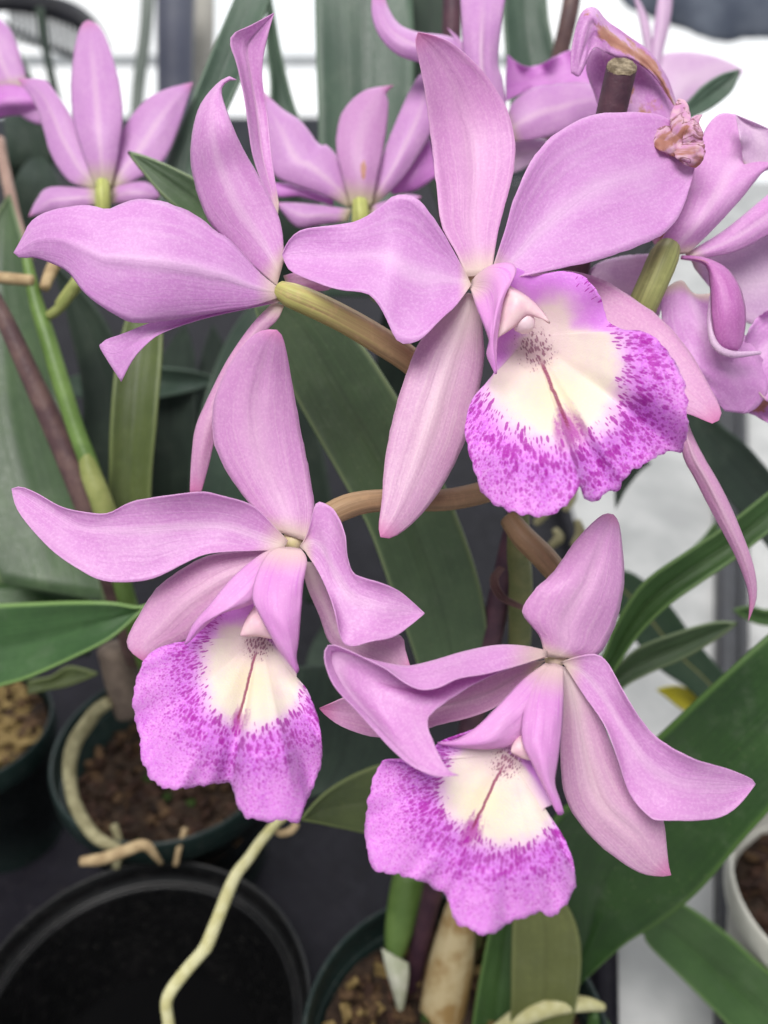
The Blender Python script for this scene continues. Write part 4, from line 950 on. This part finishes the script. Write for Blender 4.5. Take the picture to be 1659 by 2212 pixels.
# ---- D : lower right
dD = 0.230
fd = thing('orchid_flower', tuple(P(1197, 1422, dD)), 'lowest spotted orchid flower with outspread pointed petals over the tan bulb', 'flower', FG)
sheet('dorsal_sepal', fd, M_sepD, dD, [[(1176, 1418), (1166, 1375), (1142, 1345), (1128, 1320), (1150, 1280), (1198, 1232), (1240, 1172), (1285, 1125), (1308, 1110), (1325, 1112)], [(1225, 1422), (1290, 1414), (1320, 1370), (1340, 1310), (1348, 1250), (1345, 1190), (1337, 1132), (1325, 1112)]], (2, 2, 2, 6, 12), cup=-5, keel=1.0, tilt=2, seed=1)
sheet('petal', fd, M_pet, dD, [
    [(1180, 1418, -2), (1120, 1438, -6), (1050, 1456, -8), (990, 1466, -9), (945, 1486, -9), (905, 1489, -8), (868, 1470, -6), (835, 1446, -4), (800, 1428, -2), (750, 1404, -1), (712, 1392, 0), (702, 1412, 0), (706, 1445, 0), (728, 1490, 0), (770, 1535, 0), (815, 1585, 0), (850, 1622, 0), (890, 1655, 0), (940, 1676, 0), (990, 1674, 0)],
    [(1181, 1410, -1), (1120, 1410, -4), (1050, 1420, -4), (980, 1438, -4), (930, 1454, -4), (885, 1460, -4), (850, 1448, -3), (815, 1434, -2), (780, 1420, -1), (740, 1406, 0), (715, 1404, 0), (712, 1425, 1), (722, 1455, 1), (748, 1500, 1), (790, 1545, 1), (835, 1592, 1), (870, 1627, 1), (900, 1655, 0), (945, 1675, 0), (990, 1674, 0)],
    [(1182, 1406, 0), (1130, 1395, -1), (1070, 1394, 0), (1000, 1408, 1), (950, 1423, 1), (890, 1438, 1), (850, 1436, 1), (815, 1430, 1), (780, 1422, 1), (745, 1412, 1), (728, 1420, 2), (728, 1445, 2), (745, 1480, 2), (780, 1525, 2), (820, 1570, 2), (855, 1610, 2), (885, 1640, 1), (915, 1660, 0), (955, 1674, 0), (990, 1674, 0)],
    [(1183, 1412, 2), (1140, 1412, 3), (1080, 1424, 4), (1010, 1446, 4), (960, 1466, 4), (915, 1480, 4), (880, 1484, 4), (850, 1482, 4), (820, 1476, 4), (800, 1480, 4), (800, 1500, 4), (815, 1525, 4), (835, 1552, 4), (858, 1585, 3), (880, 1612, 2), (905, 1640, 1), (930, 1660, 0), (960, 1672, 0), (975, 1674, 0), (990, 1674, 0)],
    [(1184, 1420, 2), (1150, 1430, 3), (1095, 1446, 3), (1040, 1470, 3), (995, 1496, 3), (962, 1518, 2), (940, 1534, 2), (926, 1550, 1), (924, 1566, 0), (928, 1582, 0), (936, 1602, 0), (944, 1622, 0), (952, 1638, 0), (960, 1652, 0), (968, 1662, 0), (975, 1668, 0), (990, 1674, 0)]],
    (0, -8, -14, -20, -26), cup=1.5, ripple=1.0, nr=1.2, seed=2, nu=70, nv=41)
sheet('lateral_sepal', fd, M_sep, dD, [[(1180, 1426), (1100, 1440), (1000, 1476), (880, 1495), (760, 1503), (722, 1516), (690, 1530)], [(1160, 1442), (1080, 1520), (1020, 1548), (950, 1565), (880, 1586), (810, 1592), (740, 1570), (700, 1542), (690, 1530)]], (3, 4, 4, 6, 6), cup=4, keel=.8, seed=3)
sheet('petal', fd, M_pet, dD, [[(1212, 1430), (1250, 1418), (1290, 1414), (1315, 1435), (1345, 1490), (1385, 1555), (1430, 1602), (1500, 1640), (1570, 1660), (1622, 1682), (1632, 1694)], [(1216, 1434), (1255, 1450), (1300, 1500), (1350, 1580), (1400, 1650), (1460, 1690), (1540, 1700), (1600, 1700), (1632, 1694)], [(1222, 1440), (1260, 1500), (1308, 1570), (1335, 1640), (1360, 1715), (1405, 1766), (1440, 1772), (1540, 1770), (1590, 1745), (1632, 1694)]], (1, -3, -6, -8, -2), cup=4, ripple=1.5, seed=4, nu=44, nv=23)
sheet('lateral_sepal', fd, M_sepL, dD, [[(1210, 1440), (1214, 1540), (1211, 1640), (1224, 1730), (1270, 1800), (1330, 1853), (1385, 1886), (1432, 1893), (1449, 1890)], [(1232, 1440), (1290, 1540), (1335, 1640), (1365, 1710), (1415, 1750), (1433, 1772), (1440, 1830), (1444, 1868), (1449, 1890)]], (3, 3, 2, 0, 0), cup=-3.5, keel=1.2, seed=5, nv=21)
LD = lip_mat('spotted lip of lowest bloom', (0.08, -0.26, 0.50, 0.50), (0.02, -0.07, 0.19), (-0.12, -0.66), 9.0, 1.05)
lip(fd, LD, dD, (1098, 1628, -8), [(1090, 1560, -12), (1040, 1570, -12), (985, 1590, -11), (945, 1606, -10), (925, 1640, -11), (880, 1646, -12), (832, 1642, -10), (812, 1668, -10), (796, 1725, -12), (790, 1790, -14), (797, 1850, -18), (818, 1884, -22), (872, 1892, -26), (925, 1912, -28), (960, 1932, -29), (970, 1955, -30), (985, 1990, -32), (1022, 2012, -33), (1062, 2016, -33), (1110, 1990, -32), (1165, 1970, -30), (1196, 1982, -28), (1236, 1930, -24), (1243, 1895, -21), (1234, 1850, -18), (1212, 1800, -16), (1180, 1768, -17), (1174, 1750, -18), (1195, 1730, -18), (1170, 1670, -15), (1135, 1600, -13)],
    (-66, 138), 255.0, flare=2.4, fold=2.4, nf=9, seed=2.3, nt=240, nr=34,
    sides=[([[(1178, 1432), (1130, 1468), (1080, 1520), (1030, 1570), (985, 1598), (945, 1604)], [(1190, 1436), (1150, 1510), (1100, 1560), (1050, 1595), (1000, 1606), (946, 1606)], [(1200, 1440), (1180, 1510), (1150, 1570), (1110, 1608), (1040, 1618), (948, 1608)]], (0, -8, -11, -12, -11), -3),
           ([[(1186, 1434), (1150, 1470), (1130, 1540), (1128, 1600), (1150, 1650), (1185, 1720), (1205, 1760)], [(1200, 1434), (1180, 1480), (1170, 1550), (1165, 1620), (1178, 1680), (1200, 1730), (1212, 1760)], [(1216, 1440), (1217, 1500), (1214, 1570), (1205, 1640), (1198, 1690), (1210, 1730), (1218, 1756)]], (0, -10, -15, -17, -18), -4)])
column(fd, dD, [[(1150, 1550), (1128, 1580), (1112, 1605), (1104, 1624)], [(1160, 1550), (1145, 1590), (1132, 1615), (1126, 1634)], [(1170, 1555), (1164, 1595), (1156, 1620), (1148, 1642)]], (-4, -7, -11, -13), -4, (1126, 1620, -10), 12)
receptacle(fd, 1200, 1420, dD+.006, 24)
pedicel(fd, M_stalkb, [(1200, 1416, dD+.006, 18), (1222, 1330, dD+.026, 24), (1216, 1262, dD+.040, 25), (1180, 1210, dD+.046, 27), (1130, 1160, dD+.050, 26), (1100, 1120, dD+.053, 22)])

# ---- G : right, seen from behind
dG = 0.268
fg = thing('orchid_flower', tuple(P(1442, 545, dG)), 'orchid flower seen from behind with browned curling sepal at the stake top', 'flower', BG)
sheet('dorsal_sepal', fg, M_dam, dG+.004, [[(1420, 540), (1345, 400), (1305, 270), (1282, 200), (1266, 150), (1272, 118), (1290, 100)], [(1470, 540), (1490, 400), (1480, 280), (1462, 225), (1440, 165), (1400, 108), (1345, 72)]], (2, 4, 6, 6, 4), cup=-4, seed=1)
sheet('withered_edge', fg, M_dam, dG, [[(1462, 236), (1436, 168), (1400, 112), (1350, 72), (1310, 44), (1290, 20), (1272, 16), (1255, 30), (1241, 72), (1233, 120), (1234, 158)], [(1455, 226), (1425, 170), (1392, 134), (1350, 106), (1315, 88), (1292, 62), (1280, 50), (1268, 80), (1258, 110), (1250, 140), (1244, 164)], [(1448, 215), (1410, 162), (1372, 134), (1332, 124), (1306, 112), (1288, 102), (1276, 112), (1268, 130), (1260, 150), (1252, 164), (1248, 166)]], (6, 4, 0, -4, -4), cup=-3, rough=1.2, seed=2, nu=50, nv=15)
sheet('petal', fg, M_pet, dG, [[(1412, 545), (1440, 500), (1470, 456), (1492, 390), (1508, 320), (1528, 272), (1556, 246), (1590, 248)], [(1445, 550), (1510, 480), (1560, 400), (1592, 340), (1606, 290), (1600, 262), (1590, 248)], [(1486, 548), (1545, 490), (1600, 430), (1650, 370), (1720, 320), (1680, 290), (1630, 272), (1590, 248)]], (-2, -4, -2, 4, 6), cup=-5, seed=3, nu=40, nv=21)
sheet('petal', fg, M_pet, dG, [[(1480, 548), (1560, 500), (1659, 420), (1740, 350), (1800, 320)], [(1488, 560), (1580, 546), (1659, 508), (1740, 450), (1800, 320)]], (0, 2, 6, 10), cup=-3, seed=4)
sheet('petal', fg, M_pale, dG+.014, [[(1490, 556), (1600, 520), (1700, 470), (1760, 480)], [(1500, 580), (1560, 650), (1620, 700), (1700, 690), (1760, 480)]], (0, 4, 8), cup=-3, seed=5)
sheet('petal', fg, M_pale, dG+.012, [[(1430, 548), (1350, 552), (1290, 570), (1262, 600)], [(1436, 590), (1420, 690), (1360, 690), (1262, 600)]], (0, 3, 6), cup=-3, seed=6)
sheet('lip', fg, M_petB, dG+.006, [[(1438, 622), (1429, 650), (1430, 690), (1444, 745), (1490, 800), (1532, 850), (1566, 888)], [(1472, 606), (1472, 650), (1484, 700), (1520, 775), (1560, 830), (1590, 868), (1606, 893)], [(1500, 634), (1520, 660), (1560, 720), (1600, 780), (1628, 830), (1622, 870), (1606, 893)], [(1548, 632), (1580, 690), (1630, 750), (1660, 800), (1655, 850), (1635, 880), (1610, 893)]], (0, -2, -4, 0), cup=-3, ripple=2.5, nr=3, seed=7, nu=40, nv=27, frill=0.03, rough=0.6)
sheet('petal', fg, M_pale, dG-.003, [[(1606, 352), (1600, 310), (1594, 275), (1590, 248)], [(1625, 368), (1640, 340), (1640, 290), (1590, 248)], [(1640, 372), (1700, 350), (1690, 296), (1590, 248)]], (2, -2, 0), cup=3, ripple=1.5, nr=2, seed=11)
sheet('petal', fg, M_petB, dG+.002, [[(1605, 775), (1614, 720), (1640, 682), (1680, 660), (1740, 640)], [(1628, 800), (1650, 760), (1680, 730), (1720, 700), (1740, 640)], [(1640, 850), (1665, 870), (1720, 860), (1750, 760), (1740, 640)]], (0, -3, 0), cup=3, ripple=2.5, nr=3, seed=12, frill=0.04, rough=0.7)
sheet('petal', fg, M_dam, dG+.010, [[(1560, 875), (1600, 850), (1660, 820), (1740, 800)], [(1590, 885), (1625, 895), (1665, 915), (1740, 930)]], (0, 0, 0), cup=2, ripple=2, nr=3, seed=13, frill=0.05)
sheet('lip_curl', fg, M_curl, dG-.003, [[(1470, 560), (1510, 566), (1528, 580), (1534, 620), (1538, 690), (1548, 736), (1566, 754), (1590, 757)], [(1472, 552), (1520, 556), (1570, 580), (1600, 625), (1611, 680), (1606, 730), (1600, 748), (1592, 757)]], (0, -4, -6, -4), cup=-4, seed=8)
mb = Mesh(); px_tube(mb, [(1536, 640, dG-.005, 4), (1534, 700, dG-.007, 7), (1545, 745, dG-.008, 8), (1580, 765, dG-.008, 8), (1642, 762, dG-.006, 4)], 10, 24); mb.build('lip_margin', M_pale, fg)
sheet('lateral_sepal', fg, M_sep, dG-.004, [[(1440, 800), (1462, 900), (1476, 985), (1500, 1032), (1540, 1110), (1588, 1200), (1614, 1268), (1619, 1305), (1617, 1340)], [(1470, 800), (1480, 880), (1492, 930), (1522, 990), (1562, 1060), (1602, 1150), (1629, 1228), (1634, 1290), (1617, 1340)]], (-4, -8, -10, -8, -4), cup=-3, keel=-1.5, seed=9)
pedicel(fg, M_stalkg, [(1444, 535, dG-.004, 26), (1432, 560, dG-.006, 33), (1415, 600, dG-.006, 33), (1390, 655, dG-.004, 33), (1350, 740, dG+.004, 32), (1250, 900, dG+.014, 28), (1150, 1020, dG+.020, 24)])

# ---- E : upper left, blurred
dE = 0.345
fe = thing('orchid_flower', tuple(P(222, 405, dE)), 'blurred pink orchid flower seen from behind above the upper left petals', 'flower', BG)
sheet('dorsal_sepal', fe, M_far, dE, [[(206, 405), (185, 350), (160, 270), (153, 190), (160, 110), (174, 58), (190, 44)], [(240, 405), (256, 330), (265, 250), (258, 180), (236, 100), (214, 56), (190, 44)]], (0, 0, 6, 10), cup=-4, seed=1)
sheet('petal', fe, M_far, dE, [[(206, 408), (150, 392), (110, 335), (94, 280), (75, 225), (38, 170)], [(218, 395), (190, 320), (160, 262), (115, 192), (92, 172), (38, 170)]], (2, 4, 6, 10), cup=-3, seed=2)
sheet('petal', fe, M_far, dE, [[(232, 396), (255, 300), (300, 230), (352, 195), (416, 178)], [(244, 410), (300, 385), (350, 352), (385, 280), (416, 178)]], (2, 6, 8, 12), cup=-3, seed=3)
sheet('lateral_sepal', fe, M_far, dE, [[(212, 408), (110, 404), (80, 430), (62, 468)], [(216, 440), (150, 456), (100, 462), (62, 468)]], (2, 2, 4), cup=-3, seed=4, nu=20, nv=9)
sheet('lateral_sepal', fe, M_far, dE, [[(238, 406), (300, 392), (332, 402), (345, 425)], [(236, 440), (280, 440), (320, 440), (345, 425)]], (2, 2, 4), cup=-3, seed=5, nu=20, nv=9)
pedicel(fe, M_stalky, [(222, 396, dE-.003, 15), (222, 420, dE-.005, 16), (220, 470, dE-.002, 16), (200, 560, dE+.01, 16), (130, 660, dE+.014, 13)])
# ---- Z : far left edge
dZ = 0.40
fz = thing('orchid_flower', tuple(P(10, 200, dZ)), 'very blurred magenta lipped orchid flower cut by the left edge', 'flower', BG)
sheet('petal', fz, M_far, dZ, [[(0, 200), (-40, 140), (-60, 60), (-40, 20)], [(60, 190), (50, 140), (20, 60), (-40, 20)]], cup=-3, seed=1, nu=20, nv=9)
sheet('lip', fz, M_farm, dZ, [[(-30, 190), (-40, 230), (-20, 260)], [(20, 180), (20, 230), (20, 250)], [(60, 190), (95, 220), (80, 250)]], (0, -4, 0), cup=-4, seed=2, nu=20, nv=13)
sheet('petal', fz, M_far, dZ, [[(30, 200), (70, 200), (110, 220), (130, 250)], [(20, 230), (60, 260), (100, 270), (130, 250)]], cup=-3, seed=3, nu=20, nv=9)

# ---- F : middle back
dF = 0.335
ff = thing('orchid_flower', tuple(P(778, 445, dF)), 'blurred orchid flower seen from behind with a brown spot on its upright sepal', 'flower', BG)
sheet('dorsal_sepal', ff, M_spot, dF-.002, [[(758, 445), (738, 375), (726, 315), (738, 245), (785, 197), (850, 184)], [(802, 445), (816, 380), (832, 300), (839, 225), (834, 203), (850, 184)]], (0, 0, 4, 6), cup=-4, seed=1)
sheet('petal', ff, M_far, dF, [[(766, 435), (735, 350), (705, 312), (690, 312), (650, 262), (610, 235), (565, 195)], [(756, 450), (700, 422), (640, 402), (590, 375), (572, 300), (565, 195)]], (2, 2, 4, 8), cup=-4, seed=2)
sheet('petal', ff, M_far, dF, [[(792, 440), (825, 340), (860, 250), (900, 170), (940, 140)], [(806, 446), (870, 385), (925, 300), (945, 240), (940, 140)]], (2, 2, 4, 8), cup=-4, seed=3)
sheet('lip', ff, M_farm, dF+.010, [[(830, 400), (870, 340), (930, 300)], [(850, 420), (900, 410), (945, 380)]], cup=-4, seed=4, nu=20, nv=11)
sheet('lateral_sepal', ff, M_far, dF, [[(760, 452), (700, 444), (640, 438), (595, 438)], [(752, 478), (690, 486), (640, 490), (595, 438)]], cup=-3, seed=5, nu=20, nv=9)
sheet('lateral_sepal', ff, M_far, dF, [[(796, 446), (840, 432), (880, 420), (910, 425)], [(796, 470), (840, 465), (880, 455), (910, 425)]], cup=-3, seed=6, nu=20, nv=9)
sheet('petal', ff, M_farm, dF+.006, [[(720, 430), (640, 400), (600, 395), (585, 400)], [(720, 445), (650, 425), (600, 425), (585, 400)]], cup=-2, seed=7, nu=16, nv=7)
pedicel(ff, M_stalky, [(778, 436, dF-.004, 17), (779, 470, dF-.005, 19), (782, 520, dF, 19), (820, 640, dF+.02, 18)])

# ---- H : top middle
dH = 0.325
fh = thing('orchid_flower', tuple(P(1085, 290, dH)), 'orchid flower at the top with a curved sickle petal beside the purple stem', 'flower', BG)
sheet('petal', fh, M_far, dH, [[(1080, 230), (1030, 130), (1000, 92), (960, 76), (905, 70), (862, 52), (838, 15), (828, -20)], [(1060, 300), (1000, 190), (935, 146), (862, 120), (822, 82), (803, 30), (806, -40)]], (6, 2, 0, 4), cup=-4, seed=1)
sheet('petal', fh, M_far, dH, [[(1050, 300), (1010, 200), (1003, 140), (998, 60), (994, 0), (990, -60)], [(1100, 290), (1087, 180), (1076, 130), (1086, 30), (1092, -10), (1090, -60)]], (0, -2, -2, 4), cup=-5, keel=-1.5, seed=2)
sheet('petal', fh, M_far, dH, [[(1010, 110), (990, 80), (966, 60)], [(1006, 130), (985, 90), (966, 60)]], cup=0, nu=10, nv=5, seed=3)
pedicel(fh, M_stalky, [(1085, 290, dH+.004, 14), (1080, 350, dH+.02, 16), (1040, 480, dH+.05, 16)])
# ---- I : behind, magenta frill
dI = 0.345
fi = thing('orchid_flower', tuple(P(1100, 250, dI)), 'blurred orchid flower with bright magenta frilled lip left of the stake top', 'flower', BG)
sheet('lip', fi, M_farm, dI+.004, [[(1096, 118), (1130, 142), (1165, 140), (1200, 122), (1235, 108), (1270, 118)], [(1092, 170), (1130, 172), (1170, 170), (1210, 165), (1250, 160), (1275, 165)], [(1092, 220), (1130, 200), (1170, 195), (1210, 195), (1250, 195), (1290, 200)]], (0, 0, 0), cup=3, ripple=4, seed=1, nv=13)
sheet('petal', fi, M_far, dI, [[(1090, 280), (1105, 225), (1150, 190), (1210, 180), (1270, 180), (1330, 210)], [(1090, 305), (1150, 303), (1220, 285), (1260, 262), (1300, 245), (1330, 210)]], (0, 0, 4), cup=-4, seed=2)
sheet('petal', fi, M_pale, dI+.01, [[(1080, 300), (1130, 300), (1170, 300), (1200, 310)], [(1080, 380), (1120, 370), (1160, 345), (1200, 310)]], cup=-2, seed=3, nu=16, nv=9)
# ---- J : pale, far right
dJ = 0.42
fj = thing('orchid_flower', tuple(P(1420, 200, dJ)), 'pale washed out orchid flower farthest back in front of the white wall', 'flower', BG)
sheet('petal', fj, M_pale, dJ, [[(1390, 220), (1392, 120), (1380, 40), (1362, -30)], [(1425, 220), (1412, 120), (1400, 40), (1362, -30)]], cup=-3, seed=1, nu=20, nv=9)
sheet('petal', fj, M_pale, dJ, [[(1400, 220), (1405, 140), (1412, 60), (1425, -20), (1440, -50)], [(1430, 220), (1430, 130), (1445, 60), (1452, 0), (1440, -50)]], cup=-3, seed=2, nu=20, nv=9)
sheet('petal', fj, M_pale, dJ, [[(1405, 250), (1425, 130), (1470, 112), (1530, 118), (1575, 134), (1606, 152)], [(1430, 280), (1480, 260), (1530, 230), (1580, 190), (1606, 152)]], cup=-3, seed=3, nu=24, nv=11)
pedicel(fj, M_stalky, [(1415, 230, dJ, 10), (1430, 330, dJ+.02, 10), (1440, 440, dJ+.04, 10)])
